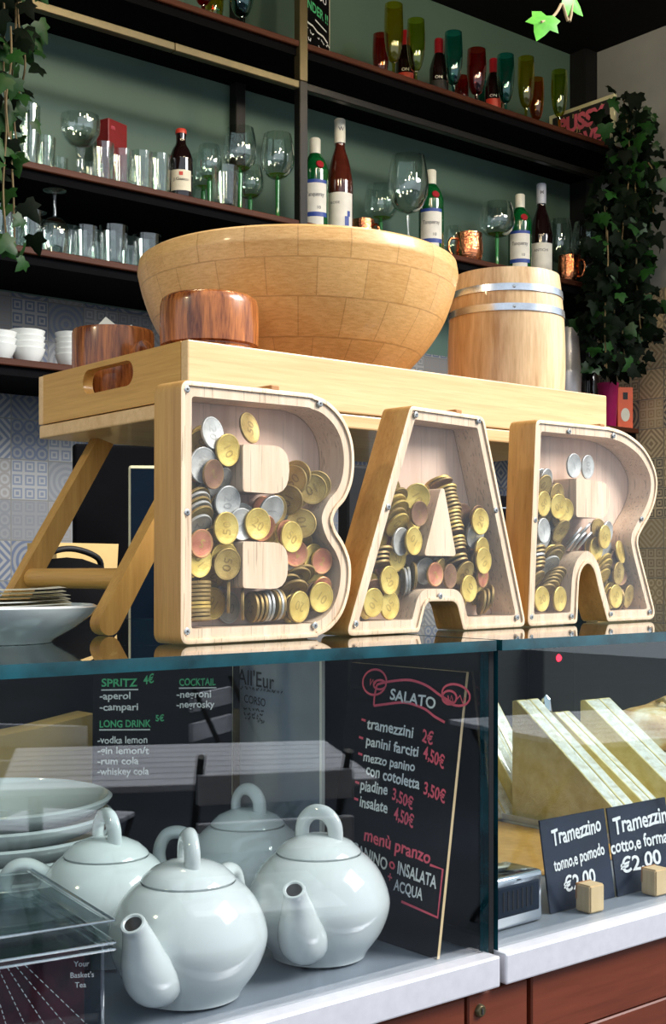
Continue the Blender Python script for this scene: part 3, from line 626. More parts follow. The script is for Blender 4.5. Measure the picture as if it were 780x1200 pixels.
# where each coin lies in its letter: kind, centre (along, depth, height), turn
BAKED = {
 'B': [
  ('d', (0.0257, 0.0135, 0.0161), (3.03, 0.033, 0.276)), ('d', (0.0252, 0.0135, 0.0189), (3.025, -0.044, -0.398)), ('d', (0.0249, 0.0135, 0.0216), (0.099, -3.074, 0.633)), 
  ('g', (0.0252, 0.0135, 0.0243), (3.045, 0.02, 0.244)), ('g', (0.0247, 0.0135, 0.0271), (3.054, -0.004, -0.086)), ('d', (0.0249, 0.0135, 0.0298), (3.053, -0.051, -0.567)), 
  ('d', (0.0252, 0.0135, 0.0326), (0.033, 3.043, -1.284)), ('d', (0.0253, 0.0135, 0.0353), (3.037, -0.007, -0.079)), ('d', (0.0254, 0.0135, 0.0381), (3.066, -0.075, -0.749)), 
  ('d', (0.0254, 0.0135, 0.0408), (0.019, -3.041, 1.398)), ('d', (0.0773, 0.0135, 0.0236), (-1.548, 0.706, -1.812)), ('d', (0.0811, 0.0135, 0.0238), (1.595, 1.179, 1.386)), 
  ('d', (0.0857, 0.0135, 0.024), (-1.585, 0.686, -1.826)), ('s', (0.089, 0.0135, 0.0242), (-1.544, -1.284, -1.877)), ('s', (0.0927, 0.0135, 0.0244), (1.611, -1.16, 1.253)), 
  ('d', (0.0978, 0.0135, 0.0246), (-1.562, 0.393, -1.766)), ('s', (0.1011, 0.0135, 0.0248), (-1.57, -0.248, -1.817)), ('d', (0.1041, 0.0135, 0.025), (-1.552, -0.353, -1.864)), 
  ('d', (0.1212, 0.0127, 0.1195), (1.54, -0.923, -1.076)), ('d', (0.1175, 0.0127, 0.1157), (1.593, -0.693, -1.154)), ('d', (0.113, 0.0127, 0.1012), (1.2, 2.085, -1.401)), 
  ('d', (0.1207, 0.0215, 0.101), (-1.612, 0.231, 2.862)), ('d', (0.1287, 0.0215, 0.1069), (1.617, -0.17, -0.286)), ('d', (0.1335, 0.0087, 0.1097), (1.47, 2.645, -0.574)), 
  ('d', (0.1385, 0.0095, 0.1126), (1.281, 1.871, -0.843)), ('s', (0.0252, 0.0103, 0.0787), (-0.027, 2.263, -1.508)), ('d', (0.0264, 0.0103, 0.0849), (0.847, 2.897, -0.11)), 
  ('s', (0.026, 0.0111, 0.0881), (2.285, 0.165, 0.235)), ('d', (0.0258, 0.0119, 0.0913), (2.296, 0.272, 0.324)), ('s', (0.0258, 0.0127, 0.0946), (0.491, -2.41, 0.986)), 
  ('d', (0.0264, 0.0135, 0.0978), (2.266, -0.088, 0.05)), ('d', (0.112, 0.0143, 0.0395), (2.619, -0.509, -0.96)), ('d', (0.117, 0.0119, 0.0355), (2.454, 0.001, -0.291)), 
  ('d', (0.12, 0.0119, 0.0445), (2.694, -0.568, -1.129)), ('d', (0.1256, 0.0127, 0.0465), (2.456, 0.164, -0.001)), ('d', (0.0537, 0.0111, 0.0312), (1.625, 1.331, 0.902)), 
  ('d', (0.0669, 0.0111, 0.0258), (-1.563, -0.167, -2.302)), ('d', (0.0696, 0.0071, 0.1498), (0.982, -1.187, 0.799)), ('g', (0.0475, 0.0047, 0.1326), (1.726, 1.103, 0.209)), 
  ('s', (0.0358, 0.0071, 0.1437), (-0.453, 1.454, -1.852)), ('E', (0.0276, 0.0071, 0.1212), (1.8, 1.258, 0.253)), ('b', (0.0344, 0.0047, 0.1152), (1.468, 2.581, 0.085)), 
  ('g', (0.0452, 0.0039, 0.0787), (0.475, -1.63, 1.13)), ('g', (0.0745, 0.0039, 0.0825), (1.613, 0.597, -0.046)), ('s', (0.0624, 0.0071, 0.082), (1.499, -2.081, -0.007)), 
  ('g', (0.1075, 0.0039, 0.0739), (1.571, 0.681, 0.07)), ('c', (0.0231, 0.0039, 0.0678), (1.495, -2.749, 0.029)), ('g', (0.0246, 0.0079, 0.056), (1.571, -2.084, 0.07)), 
  ('g', (0.0474, 0.0087, 0.0582), (1.43, 2.998, -0.125)), ('d', (0.0476, 0.0055, 0.0541), (0.88, 1.791, -0.783)), ('g', (0.047, 0.0199, 0.0267), (1.571, -2.462, 0.035)), 
  ('s', (0.0648, 0.0239, 0.0233), (1.571, 0.18, 0.096)), ('g', (0.1158, 0.0047, 0.0235), (1.499, -2.883, 0.123)), ('g', (0.1386, 0.0047, 0.0299), (1.656, 0.614, -0.038)), 
  ('g', (0.1384, 0.0127, 0.0584), (1.529, 2.562, 0.047)), ('c', (0.1177, 0.0103, 0.062), (1.669, -0.774, -0.383)), ('d', (0.1237, 0.0103, 0.084), (-0.516, -1.37, 1.363)), 
  ('d', (0.1282, 0.0183, 0.0693), (-0.27, 2.194, -2.214)), ('s', (0.0246, 0.0223, 0.092), (1.179, 2.515, -0.237)), ('s', (0.048, 0.0143, 0.1114), (1.019, -2.834, 0.359)), 
  ('s', (0.0906, 0.0071, 0.0924), (-0.069, -1.886, 1.644)), ('s', (0.0507, 0.0087, 0.0972), (-0.272, 1.752, -1.847)), ('c', (0.0918, 0.0119, 0.0884), (1.335, 2.408, -0.16)), 
  ('d', (0.046, 0.0191, 0.0441), (0.302, -2.196, 1.204)), ('d', (0.1313, 0.0239, 0.0382), (1.216, 1.956, -0.287)), ('d', (0.036, 0.0103, 0.0682), (0.924, 1.923, -0.617)), 
  ('d', (0.0484, 0.0167, 0.0956), (-0.3, -2.122, 2.268)), ('g', (0.1042, 0.0185, 0.0768), (1.629, -0.67, 0.014)), ('b', (0.0651, 0.0135, 0.0813), (1.586, -2.892, 0.21)), 
  ('d', (0.042, 0.0135, 0.1273), (1.813, 0.976, 0.13)), ('s', (0.0731, 0.0185, 0.0864), (1.609, -2.062, -0.148)), ('b', (0.0979, 0.021, 0.0837), (1.594, 1.703, 0.005)), 
  ('g', (0.0338, 0.0185, 0.1361), (2.34, -1.036, -0.847)), ('g', (0.0474, 0.0135, 0.0656), (1.447, 2.937, -0.201)), ('d', (0.0333, 0.021, 0.1124), (1.854, 0.594, 0.196)), 
  ('c', (0.0282, 0.0135, 0.1196), (1.83, 0.324, -0.094)), ('s', (0.0262, 0.021, 0.0646), (1.418, 2.274, -0.331)), ('d', (0.0734, 0.0235, 0.0862), (2.008, -1.986, -0.417)), 
  ('g', (0.0435, 0.0235, 0.0523), (1.633, -0.839, -0.132)), ('s', (0.1215, 0.021, 0.0809), (1.356, -2.906, -0.103)), ('g', (0.0409, 0.0235, 0.1395), (-0.334, 1.695, -2.003)), 
  ('s', (0.1151, 0.0185, 0.0539), (1.143, -2.25, 0.332)), ('g', (0.1446, 0.0185, 0.05), (1.668, 0.123, 0.005)), ('g', (0.0258, 0.016, 0.0559), (1.335, -2.723, 0.044)), 
  ('d', (0.1181, 0.0085, 0.0224), (1.59, 0.819, -0.007)), ('d', (0.0509, 0.0185, 0.0793), (1.734, -0.712, -0.022)), ('c', (0.1426, 0.0085, 0.0358), (2.084, 0.925, 0.401)), 
  ('b', (0.1356, 0.0185, 0.0296), (0.596, -1.871, 0.924)), ('c', (0.1075, 0.0085, 0.0765), (2.045, 1.731, 0.437)), ('d', (0.1163, 0.0235, 0.0529), (0.742, -1.806, 0.916)), 
  ('b', (0.0405, 0.0235, 0.0758), (1.435, 0.617, -0.066)), ('c', (0.0974, 0.0235, 0.094), (1.447, -2.885, -0.004)), ('c', (0.1304, 0.0235, 0.0244), (1.793, -0.492, -0.045)), 
  ('g', (0.1172, 0.0135, 0.0219), (1.347, 2.865, -0.011)), ('d', (0.134, 0.0235, 0.115), (1.617, -0.02, -0.199)), ('c', (0.1432, 0.0085, 0.0566), (1.686, 0.36, -0.057)), 
  ('g', (0.0462, 0.0235, 0.1158), (1.358, 2.693, -0.075)), ('b', (0.1396, 0.0135, 0.0322), (1.833, 0.177, 0.177)), ('s', (0.0438, 0.021, 0.1045), (1.013, -2.321, 0.602)), 
  ('c', (0.0844, 0.0085, 0.0799), (2.305, 1.048, 0.587)), ('c', (0.1132, 0.0235, 0.1273), (1.138, -2.008, 0.362)), ('d', (0.0999, 0.0135, 0.0932), (1.196, 2.071, -0.38)), 
 ],
 'A': [
  ('b', (0.2867, 0.0119, 0.1213), (2.659, -0.113, -0.144)), ('g', (0.2863, 0.0159, 0.1223), (2.791, -0.347, -0.73)), ('g', (0.2913, 0.0127, 0.1154), (0.025, -2.653, 1.565)), 
  ('d', (0.2913, 0.0127, 0.1124), (0.296, -2.739, 1.01)), ('d', (0.2918, 0.0127, 0.1094), (2.839, -0.375, -0.83)), ('d', (0.2936, 0.0127, 0.1065), (0.454, -2.971, 0.423)), 
  ('d', (0.2945, 0.0127, 0.1035), (2.874, -0.405, -0.941)), ('d', (0.2975, 0.0127, 0.1005), (0.498, 3.033, -0.124)), ('d', (0.2983, 0.0127, 0.0975), (2.708, -0.197, -0.298)), 
  ('g', (0.2971, 0.0127, 0.0946), (2.983, -0.466, -1.15)), ('d', (0.2974, 0.0127, 0.0916), (0.397, -2.874, 0.669)), ('d', (0.2976, 0.0127, 0.0886), (0.433, -2.907, 0.55)), 
  ('g', (0.2988, 0.0127, 0.0856), (0.316, 2.751, -0.794)), ('g', (0.301, 0.0127, 0.0826), (0.191, 2.697, -1.043)), ('b', (0.3009, 0.0119, 0.0796), (2.682, -0.193, -0.324)), 
  ('g', (0.3023, 0.0127, 0.0736), (0.368, 2.828, -0.602)), ('d', (0.3033, 0.0127, 0.0706), (0.04, 2.675, -1.429)), ('d', (0.3044, 0.0127, 0.0676), (0.242, 2.715, -1.003)), 
  ('b', (0.3039, 0.0119, 0.0645), (0.432, 2.896, -0.424)), ('d', (0.3052, 0.0127, 0.0585), (0.449, -2.943, 0.418)), ('b', (0.3071, 0.0119, 0.0555), (0.46, 2.995, -0.167)), 
  ('d', (0.2286, 0.0103, 0.1063), (0.744, 2.602, -0.524)), ('g', (0.2264, 0.0103, 0.1009), (0.841, -2.762, 0.321)), ('g', (0.2298, 0.0103, 0.0964), (2.383, -0.514, -0.481)), 
  ('g', (0.2266, 0.0191, 0.0999), (0.316, -2.22, 1.173)), ('d', (0.2268, 0.0103, 0.0904), (2.685, 0.814, 1.006)), ('g', (0.23, 0.0103, 0.0859), (0.801, -2.667, 0.466)), 
  ('d', (0.212, 0.0135, 0.0646), (0.334, -3.02, 0.303)), ('b', (0.2089, 0.0127, 0.061), (2.954, 0.283, 0.984)), ('b', (0.208, 0.0119, 0.0575), (0.355, -3.076, 0.136)), 
  ('d', (0.2087, 0.0135, 0.054), (2.926, 0.25, 0.89)), ('s', (0.2398, 0.0119, 0.0405), (1.567, -2.152, 0.947)), ('s', (0.2445, 0.0119, 0.0414), (1.566, 2.212, 0.853)), 
  ('d', (0.2513, 0.0119, 0.0453), (1.555, 2.216, 0.936)), ('d', (0.3405, 0.0119, 0.0223), (1.257, 2.173, 0.67)), ('d', (0.3459, 0.0119, 0.0234), (2.35, -1.347, 0.166)), 
  ('d', (0.3511, 0.0119, 0.0266), (1.745, -0.3, 0.911)), ('g', (0.2288, 0.0239, 0.1056), (1.73, 0.146, 0.049)), ('g', (0.2514, 0.0079, 0.1085), (1.784, 1.054, -0.233)), 
  ('b', (0.2493, 0.0039, 0.0951), (1.649, -0.463, -0.035)), ('g', (0.2177, 0.0199, 0.077), (1.365, 1.742, -0.203)), ('g', (0.2433, 0.0047, 0.0731), (1.571, -2.366, 0.105)), 
  ('g', (0.2354, 0.0151, 0.0597), (1.643, 0.276, 0.125)), ('g', (0.2132, 0.0039, 0.042), (1.571, 1.124, 0.07)), ('g', (0.1945, 0.0039, 0.0249), (1.429, 2.087, -0.124)), 
  ('g', (0.2172, 0.0071, 0.0223), (1.571, 2.257, 0.035)), ('b', (0.1984, 0.0103, 0.0343), (0.869, -2.457, 0.491)), ('c', (0.2682, 0.0031, 0.0464), (1.571, -0.633, 0)), 
  ('b', (0.2891, 0.0047, 0.0449), (1.571, -2.056, 0.14)), ('d', (0.2802, 0.0103, 0.0494), (1.128, -2.494, 0.628)), ('g', (0.3131, 0.0039, 0.0344), (1.571, -0.917, 0.07)), 
  ('d', (0.3119, 0.0079, 0.0472), (2.291, -0.906, -0.604)), ('g', (0.3343, 0.0151, 0.0403), (1.647, 0.401, 0.03)), ('g', (0.333, 0.0039, 0.0579), (1.571, 1.016, 0.07)), 
  ('g', (0.3349, 0.0071, 0.0666), (1.643, 0.236, 0.156)), ('g', (0.3273, 0.0031, 0.091), (1.571, -1.263, 0)), ('d', (0.3165, 0.0119, 0.025), (-1.751, 0.258, -2.665)), 
  ('d', (0.2446, 0.0191, 0.0879), (2.399, 1.236, 0.8)), ('s', (0.3278, 0.0087, 0.0793), (1.316, -2.855, 0.073)), ('c', (0.2257, 0.0235, 0.0744), (1.454, -2.586, -0.108)), 
  ('d', (0.3356, 0.011, 0.0567), (1.518, 2.96, 0.073)), ('d', (0.2493, 0.0235, 0.0456), (1.373, -1.93, 0.235)), ('g', (0.2186, 0.016, 0.0309), (1.919, -1.003, -0.268)), 
  ('s', (0.3329, 0.0135, 0.0824), (1.818, -0.874, -0.14)), ('d', (0.3471, 0.0185, 0.0423), (1.382, -2.288, 0.098)), ('d', (0.3209, 0.021, 0.0266), (0.981, -2, 0.513)), 
  ('g', (0.3264, 0.0185, 0.0848), (1.641, 2.849, 0.007)), ('d', (0.3433, 0.021, 0.052), (1.254, -2.795, 0.217)), ('g', (0.3249, 0.0235, 0.0382), (1.731, -0.582, -0.053)), 
  ('g', (0.2064, 0.0185, 0.0367), (1.672, -0.531, 0.071)), ('s', (0.2322, 0.0085, 0.0726), (1.944, 1.344, 0.495)), ('d', (0.2229, 0.011, 0.0374), (-0.333, -1.701, 1.894)), 
  ('b', (0.3332, 0.0235, 0.0908), (1.705, -1.096, -0.088)), ('d', (0.3224, 0.021, 0.0698), (1.621, 0.819, 0.019)), ('g', (0.2193, 0.0235, 0.0317), (1.177, 1.77, -0.297)), 
  ('b', (0.2874, 0.0185, 0.0486), (2.554, 1.358, 0.76)), ('d', (0.2465, 0.0235, 0.0884), (2.332, 1.291, 0.678)), ('g', (0.2433, 0.0185, 0.0701), (1.442, -2.926, -0.031)), 
  ('b', (0.3304, 0.0085, 0.0951), (1.699, 0.413, 0.085)), ('s', (0.2973, 0.0235, 0.0505), (1.525, 0.218, 0.107)), ('d', (0.2318, 0.0185, 0.041), (1.621, -0.33, 0.078)), 
  ('b', (0.3209, 0.016, 0.0962), (1.501, 1.903, -0.102)), ('d', (0.2719, 0.016, 0.0499), (2.178, -1.269, -0.674)), ('b', (0.3172, 0.0235, 0.0736), (1.479, 2.435, -0.034)), 
  ('g', (0.3486, 0.0235, 0.0301), (1.567, -2.439, 0.109)), ('g', (0.2522, 0.0135, 0.0922), (1.34, -1.189, 0.23)), ('b', (0.3441, 0.0235, 0.0601), (1.693, 0.451, 0.131)), 
  ('d', (0.3114, 0.016, 0.0363), (1.019, -2.042, 0.424)), ('c', (0.3379, 0.0085, 0.0448), (1.455, 2.017, 0.091)), ('g', (0.1969, 0.011, 0.0227), (1.857, 0.12, 0.142)), 
  ('d', (0.1953, 0.021, 0.0225), (1.437, 2.389, 0.008)), ('d', (0.1938, 0.0235, 0.0227), (1.455, -2.541, 0.151)), ('c', (0.2769, 0.0235, 0.0486), (1.602, 2.052, 0.13)), 
  ('c', (0.2503, 0.0235, 0.106), (1.344, -2.5, 0.161)), ('c', (0.2276, 0.0235, 0.0531), (1.662, -0.015, -0)), ('d', (0.2309, 0.0185, 0.1126), (1.004, -2.061, 0.527)), 
  ('s', (0.2676, 0.0135, 0.0493), (1.327, 2.332, -0.22)), ('b', (0.3281, 0.016, 0.057), (-0.362, -1.734, 1.896)), 
 ],
 'R': [
  ('s', (0.4686, 0.0039, 0.1463), (1.63, -0.475, -0.027)), ('s', (0.4927, 0.0047, 0.1465), (1.137, -1.696, 0.501)), ('d', (0.4179, 0.0127, 0.0675), (2.959, -0.379, -1.067)), 
  ('d', (0.4186, 0.0127, 0.064), (2.75, 0.08, 0.276)), ('s', (0.4178, 0.0135, 0.0605), (0.111, 2.758, -1.214)), ('d', (0.4177, 0.0127, 0.057), (2.75, -0.136, -0.268)), 
  ('d', (0.418, 0.0127, 0.0535), (0.362, -2.915, 0.592)), ('d', (0.4176, 0.0135, 0.05), (0.199, 2.789, -0.97)), ('d', (0.4328, 0.0119, 0.03), (0.641, 2.796, -0.665)), 
  ('d', (0.438, 0.0111, 0.033), (0.27, -2.439, 0.928)), ('d', (0.4407, 0.0119, 0.0361), (0.669, 2.783, -0.733)), ('d', (0.4439, 0.0119, 0.0392), (0.694, 2.851, -0.649)), 
  ('d', (0.4474, 0.0119, 0.0422), (2.921, 0.715, 0.981)), ('d', (0.4506, 0.0119, 0.0453), (2.706, 0.596, 0.561)), ('g', (0.5246, 0.0095, 0.0419), (-0.192, 2.174, -1.736)), 
  ('d', (0.5259, 0.0095, 0.0467), (2.543, 0.809, 0.879)), ('g', (0.5283, 0.0095, 0.0516), (2.181, 0.032, 0.123)), ('g', (0.5266, 0.0095, 0.0565), (2.282, 0.581, 0.583)), 
  ('s', (0.4778, 0.0119, 0.0753), (0.782, 2.757, 0.237)), ('s', (0.4883, 0.0119, 0.0769), (2.481, 0.626, 1.197)), ('s', (0.4846, 0.0143, 0.0816), (0.579, -2.456, 1.388)), 
  ('s', (0.498, 0.0119, 0.0773), (0.095, -2.291, 1.989)), ('s', (0.4999, 0.0143, 0.086), (0.175, 2.285, -0.792)), ('s', (0.4407, 0.0119, 0.054), (0.811, -2.756, 0.197)), 
  ('d', (0.4441, 0.0103, 0.0602), (-0.323, -2.301, 1.882)), ('d', (0.4471, 0.0103, 0.0644), (2.317, -0.389, -0.478)), ('d', (0.425, 0.0071, 0.125), (1.157, -2.587, 0.227)), 
  ('g', (0.4217, 0.0047, 0.1095), (1.677, -0.854, -0.011)), ('g', (0.4451, 0.0047, 0.108), (1.492, 2.653, -0.142)), ('g', (0.4573, 0.0063, 0.1044), (1.696, -0.579, -0.208)), 
  ('s', (0.4217, 0.0047, 0.0854), (1.571, -0.233, 0.105)), ('d', (0.4547, 0.0087, 0.0862), (2.098, 0.106, 0.061)), ('s', (0.434, 0.0143, 0.0792), (0.925, 1.985, -0.604)), 
  ('g', (0.4509, 0.0175, 0.0625), (-0, -1.85, 1.431)), ('d', (0.4616, 0.0183, 0.0763), (1.392, 2.914, 0.134)), ('s', (0.4424, 0.0223, 0.0602), (2.281, -1.301, -0.692)), 
  ('d', (0.417, 0.0103, 0.0408), (2.375, -0.468, -0.263)), ('g', (0.4164, 0.0031, 0.0241), (1.571, -0.346, 0)), ('g', (0.4458, 0.0039, 0.0237), (1.606, 0.04, 0.071)), 
  ('g', (0.5205, 0.0039, 0.0816), (1.534, -2.815, 0.082)), ('g', (0.5146, 0.0095, 0.0702), (1.571, -0.562, 0.035)), ('s', (0.5315, 0.0079, 0.086), (1.767, -1.004, -0.026)), 
  ('s', (0.537, 0.0135, 0.0688), (1.399, -2.524, 0.17)), ('d', (0.5462, 0.0047, 0.0467), (0.018, -1.641, 1.657)), ('d', (0.5265, 0.0183, 0.05), (1.429, -2.969, 0.025)), 
  ('d', (0.5265, 0.0223, 0.0475), (1.826, -0.601, -0.076)), ('g', (0.5388, 0.0031, 0.0246), (1.571, -0.746, 0)), ('d', (0.5585, 0.0127, 0.0226), (-1.571, -1.033, -2.025)), 
  ('d', (0.4337, 0.0135, 0.0947), (2.218, -0.593, -0.33)), ('s', (0.4273, 0.016, 0.1094), (1.18, -2.144, 0.454)), ('g', (0.5558, 0.0085, 0.0675), (1.757, -2.544, 0.116)), 
  ('s', (0.4171, 0.021, 0.0328), (2.237, -1.279, -0.75)), ('d', (0.4426, 0.0235, 0.0978), (1.786, -0.9, -0.074)), ('s', (0.5523, 0.0235, 0.037), (1.428, -2.164, 0.084)), 
  ('c', (0.5366, 0.0185, 0.0827), (1.774, 1.164, -0.07)), ('g', (0.5406, 0.011, 0.028), (1.806, -0.37, -0.071)), ('b', (0.4682, 0.0235, 0.0804), (1.668, -0.551, 0)), 
  ('d', (0.5499, 0.0185, 0.0584), (1.897, 1.236, 0.143)), ('s', (0.4331, 0.016, 0.131), (0.958, -1.901, 0.555)), ('d', (0.5497, 0.021, 0.0612), (1.292, -2.176, 0.072)), 
  ('s', (0.433, 0.021, 0.1305), (1.522, -0.292, -0.016)), ('g', (0.5225, 0.0185, 0.0735), (1.392, -2.416, -0.007)), ('b', (0.4188, 0.0085, 0.0224), (-0.168, 1.454, -1.879)), 
  ('d', (0.544, 0.0185, 0.0333), (2.261, -1.781, -0.597)), ('c', (0.5163, 0.0235, 0.075), (1.708, -0.736, -0.147)), ('d', (0.4565, 0.0135, 0.0986), (1.504, 0.792, 0.102)), 
  ('c', (0.5425, 0.0235, 0.0809), (1.508, -0.569, 0.059)), ('b', (0.5504, 0.011, 0.059), (1.418, 1.83, -0.083)), ('d', (0.525, 0.0135, 0.0883), (1.648, -2.908, -0.113)), 
  ('b', (0.5346, 0.021, 0.0227), (1.484, -0.735, 0.061)), ('d', (0.4426, 0.0235, 0.0264), (1.531, -2.904, 0.138)), ('s', (0.456, 0.0185, 0.0971), (1.512, 2.751, -0.073)), 
  ('s', (0.4341, 0.011, 0.1311), (1.852, -0.819, -0.068)), ('c', (0.4203, 0.0185, 0.0772), (1.194, 2.13, -0.358)), ('c', (0.4186, 0.021, 0.0902), (1.995, -0.954, -0.305)), 
  ('d', (0.4477, 0.0085, 0.1183), (1.798, -1.006, -0.158)), ('b', (0.5583, 0.0235, 0.0614), (1.754, 1.124, 0.082)), ('g', (0.5395, 0.0085, 0.0236), (1.842, -0.657, -0.237)), 
  ('b', (0.5625, 0.0135, 0.0447), (0.465, 1.487, -1.311)), ('d', (0.5701, 0.0085, 0.0244), (2.305, 1.3, 0.854)), ('g', (0.4345, 0.0235, 0.1239), (1.78, -1.815, -0.229)), 
  ('b', (0.5723, 0.0135, 0.0215), (1.602, 0.16, 0.048)), ('d', (0.4215, 0.011, 0.0841), (1.289, 2.363, -0.314)), ('g', (0.4361, 0.0235, 0.0741), (1.339, -2.574, 0.185)), 
 ],
}
for L in 'BAR':
    for i, (k, c, e) in enumerate(BAKED[L]):
        mat, r, nums = KIND[k]
        o = bpy.data.objects.new('coin', coin_mesh(mat, nums[i % len(nums)], r)); COL.objects.link(o)
        W = Matrix.Translation(LP0) @ Matrix.Rotation(LROT, 4, 'Z') @ Matrix.Translation(c) @ Euler(e).to_matrix().to_4x4()
        o.location = W.to_translation(); o.rotation_euler = W.to_euler()
        tag(o, '%s coin in the heap behind the clear front of the wooden letter %s' % (WORD[k], L), 'coin', '%s coins in the letter %s' % (WORD[k], L))

# ------------------------------------------------------------------ bamboo bed tray on folding legs
TX0, TX1, TY0, TY1, TZ0, TZ1 = .542, 1.0477, .835, 1.085, 1.4205, 1.4777; FLZ = 1.441; WT = .0095
tray = thing('bed_tray', 'bamboo bed tray on splayed legs behind the letters, with a handle slot', 'tray', (TX0, TY0, ZT))
TO = Vector((TX0, TY0, ZT))
bm = bmesh.new(); box(bm, 0, TX1 - TX0, -.0006, WT, .1832, TZ1 - ZT, .0012, 2); obj('front_wall', bm, 'bamboo', tray, False)
bm = bmesh.new(); box(bm, 0, TX1 - TX0, TY1 - TY0 - WT, TY1 - TY0, .1832, TZ1 - ZT, .0012, 2); obj('back_wall', bm, 'bamboo', tray, False)
for x in (0, TX1 - TX0 - WT):
    h0 = atX(97, 445, TX0); h1 = atX(156, 440, TX0)
    ya, yb = h1.y - TY0, h0.y - TY0
    zc = (h0.z + h1.z) / 2 - ZT; hh = .0105
    hole = []
    for cx, a0 in ((ya + hh, math.pi / 2), (yb - hh, -math.pi / 2)):
        for k in range(9):
            a = a0 + math.pi * k / 8; hole.append((cx + hh * math.cos(a), zc + hh * math.sin(a)))
    W = TY1 - TY0
    outer = [(WT, .1832), (W - WT, .1832), (W - WT, TZ1 - ZT), (WT, TZ1 - ZT)]
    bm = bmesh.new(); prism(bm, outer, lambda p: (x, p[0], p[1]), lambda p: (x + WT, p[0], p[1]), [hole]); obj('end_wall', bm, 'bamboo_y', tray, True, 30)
bm = bmesh.new(); box(bm, .0006, TX1 - TX0 - .0006, .0002, TY1 - TY0 - .0002, TZ0 - ZT, .1826, .0015, 2); obj('base_board', bm, 'bamboo', tray, False)
bm = bmesh.new(); box(bm, .0096, TX1 - TX0 - .0096, WT, TY1 - TY0 - WT, .1826, FLZ - ZT - .0004); obj('floor_panel', bm, 'bamboo', tray, False)
def leg(xt, xb, y, w=.0185, d=.0150):
    # flat bar from under the tray down to the glass, rounded foot; rel. coords
    a = Vector((xb, 0, .0)); b = Vector((xt, 0, TZ0 - ZT)); ax = (b - a).normalized(); nx = Vector((ax.z, 0, -ax.x))
    hw = w / 2; prof = []
    a2 = a + ax * hw * 1.0
    low = 0
    for k in range(9):
        an = math.pi * k / 8; prof.append(a2 - nx * hw * math.cos(an) - ax * hw * math.sin(an))
    lo = min(p.z for p in prof)
    prof = [p - Vector((0, 0, lo)) for p in prof]
    prof += [b + nx * hw + ax * .0, b - nx * hw]
    pts = [(p.x, min(p.z, TZ0 - ZT - .0002)) for p in prof]
    bm = bmesh.new(); prism(bm, pts, lambda p: (p[0], y, p[1]), lambda p: (p[0], y + d, p[1]))
    es = [e for e in bm.edges if abs(e.verts[0].co.y - e.verts[1].co.y) < 1e-6 and len(e.link_faces) == 2 and any(abs(f.normal.y) < .5 for f in e.link_faces)]
    return bm
for xt, xb in ((.045, -.055), (TX1 - TX0 - .045, TX1 - TX0 + .035)):
    for y in (.030, TY1 - TY0 - .045):
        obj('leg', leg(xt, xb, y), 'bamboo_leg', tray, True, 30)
    k = (.0455) / (TZ0 - ZT)
    xm = xb + (xt - xb) * k
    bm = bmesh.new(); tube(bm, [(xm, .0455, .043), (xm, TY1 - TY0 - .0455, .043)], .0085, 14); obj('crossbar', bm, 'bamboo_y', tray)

# bowl, round lidded box, handled cup, barrel
def rim_prof(out, th):
    """outer profile (r,z) list -> closed wall with thickness th"""
    inn = []
    for i, (r, z) in enumerate(out):
        a = out[max(i - 1, 0)]; b = out[min(i + 1, len(out) - 1)]
        dx, dz = b[0] - a[0], b[1] - a[1]; q = math.hypot(dx, dz) or 1
        inn.append((max(r - dz / q * th, 0), z + dx / q * th))
    return out + [((out[-1][0] + inn[-1][0]) / 2 + .0004, out[-1][1] + th * .28)] + inn[::-1]
bx, by = .7585, .9740
t = thing('salad_bowl', 'big round bamboo salad bowl standing on the tray', 'bowl', (bx, by, FLZ))
H = 1.300 + .2853 + .005 - FLZ
o = [(0, 0), (.046, 0), (.052, .003), (.064, .014), (.090, .036), (.117, .062), (.137, .090), (.1475, .116), (.1520, .134), (.1528, H - .010), (.1512, H)]
o = [tuple(p) for p in spline([(a, b, 0) for a, b in o[1:]], 4)]
bm = bmesh.new(); lathe(bm, [(0, 0)] + rim_prof([(p[0], p[1]) for p in o], .009) + [(0, .009)], 96); obj('bowl_body', bm, 'bowl', t)
cb = thing('wooden_pot', 'round dark red wooden pot with a paper slip on top, beside the big bowl', 'pot', (.598, .888, FLZ))
R0 = .0402; h = 1.5255 - FLZ
bm = bmesh.new(); lathe(bm, [(0, 0), (R0 - .003, 0), (R0 - .001, .002), (R0 - .001, .0405), (R0 - .0030, .0418), (R0 - .0030, .0430), (R0 + .0002, .0442), (R0 + .0008, .060), (R0 + .0003, h - .008), (R0 - .0008, h - .003), (R0 - .004, h - .0003), (0, h)], 56); obj('body', bm, 'redwood', cb)
bm = bmesh.new(); box(bm, -.018, .019, -.010, .012, h + .0002, h + .0012, .0003, 1, mat=Matrix.Rotation(.5, 4, 'Z')); obj('paper_slip', bm, 'kraft', cb, False)
bm = bmesh.new(); box(bm, -.024, .012, -.003, .003, h + .0014, h + .003, .0004, 1, mat=Matrix.Rotation(-.35, 4, 'Z')); obj('wooden_stick', bm, 'pinewood', cb, False)
cu = thing('wooden_cup', 'dark red wooden cup with a knob handle and folded paper inside, at the tray end', 'cup', (.5905, 1.0330, FLZ))
R0 = .0372; h = 1.5175 - FLZ
bm = bmesh.new(); lathe(bm, [(0, 0), (R0 - .010, 0), (R0 - .006, .003), (R0 - .002, .020), (R0, .045), (R0, h - .003), (R0 - .001, h), (R0 - .005, h - .001), (R0 - .006, .040), (R0 - .010, .008), (0, .006)], 48); obj('body', bm, 'redwood', cu)
hd = (-CD * .75 + CR * .66).normalized()
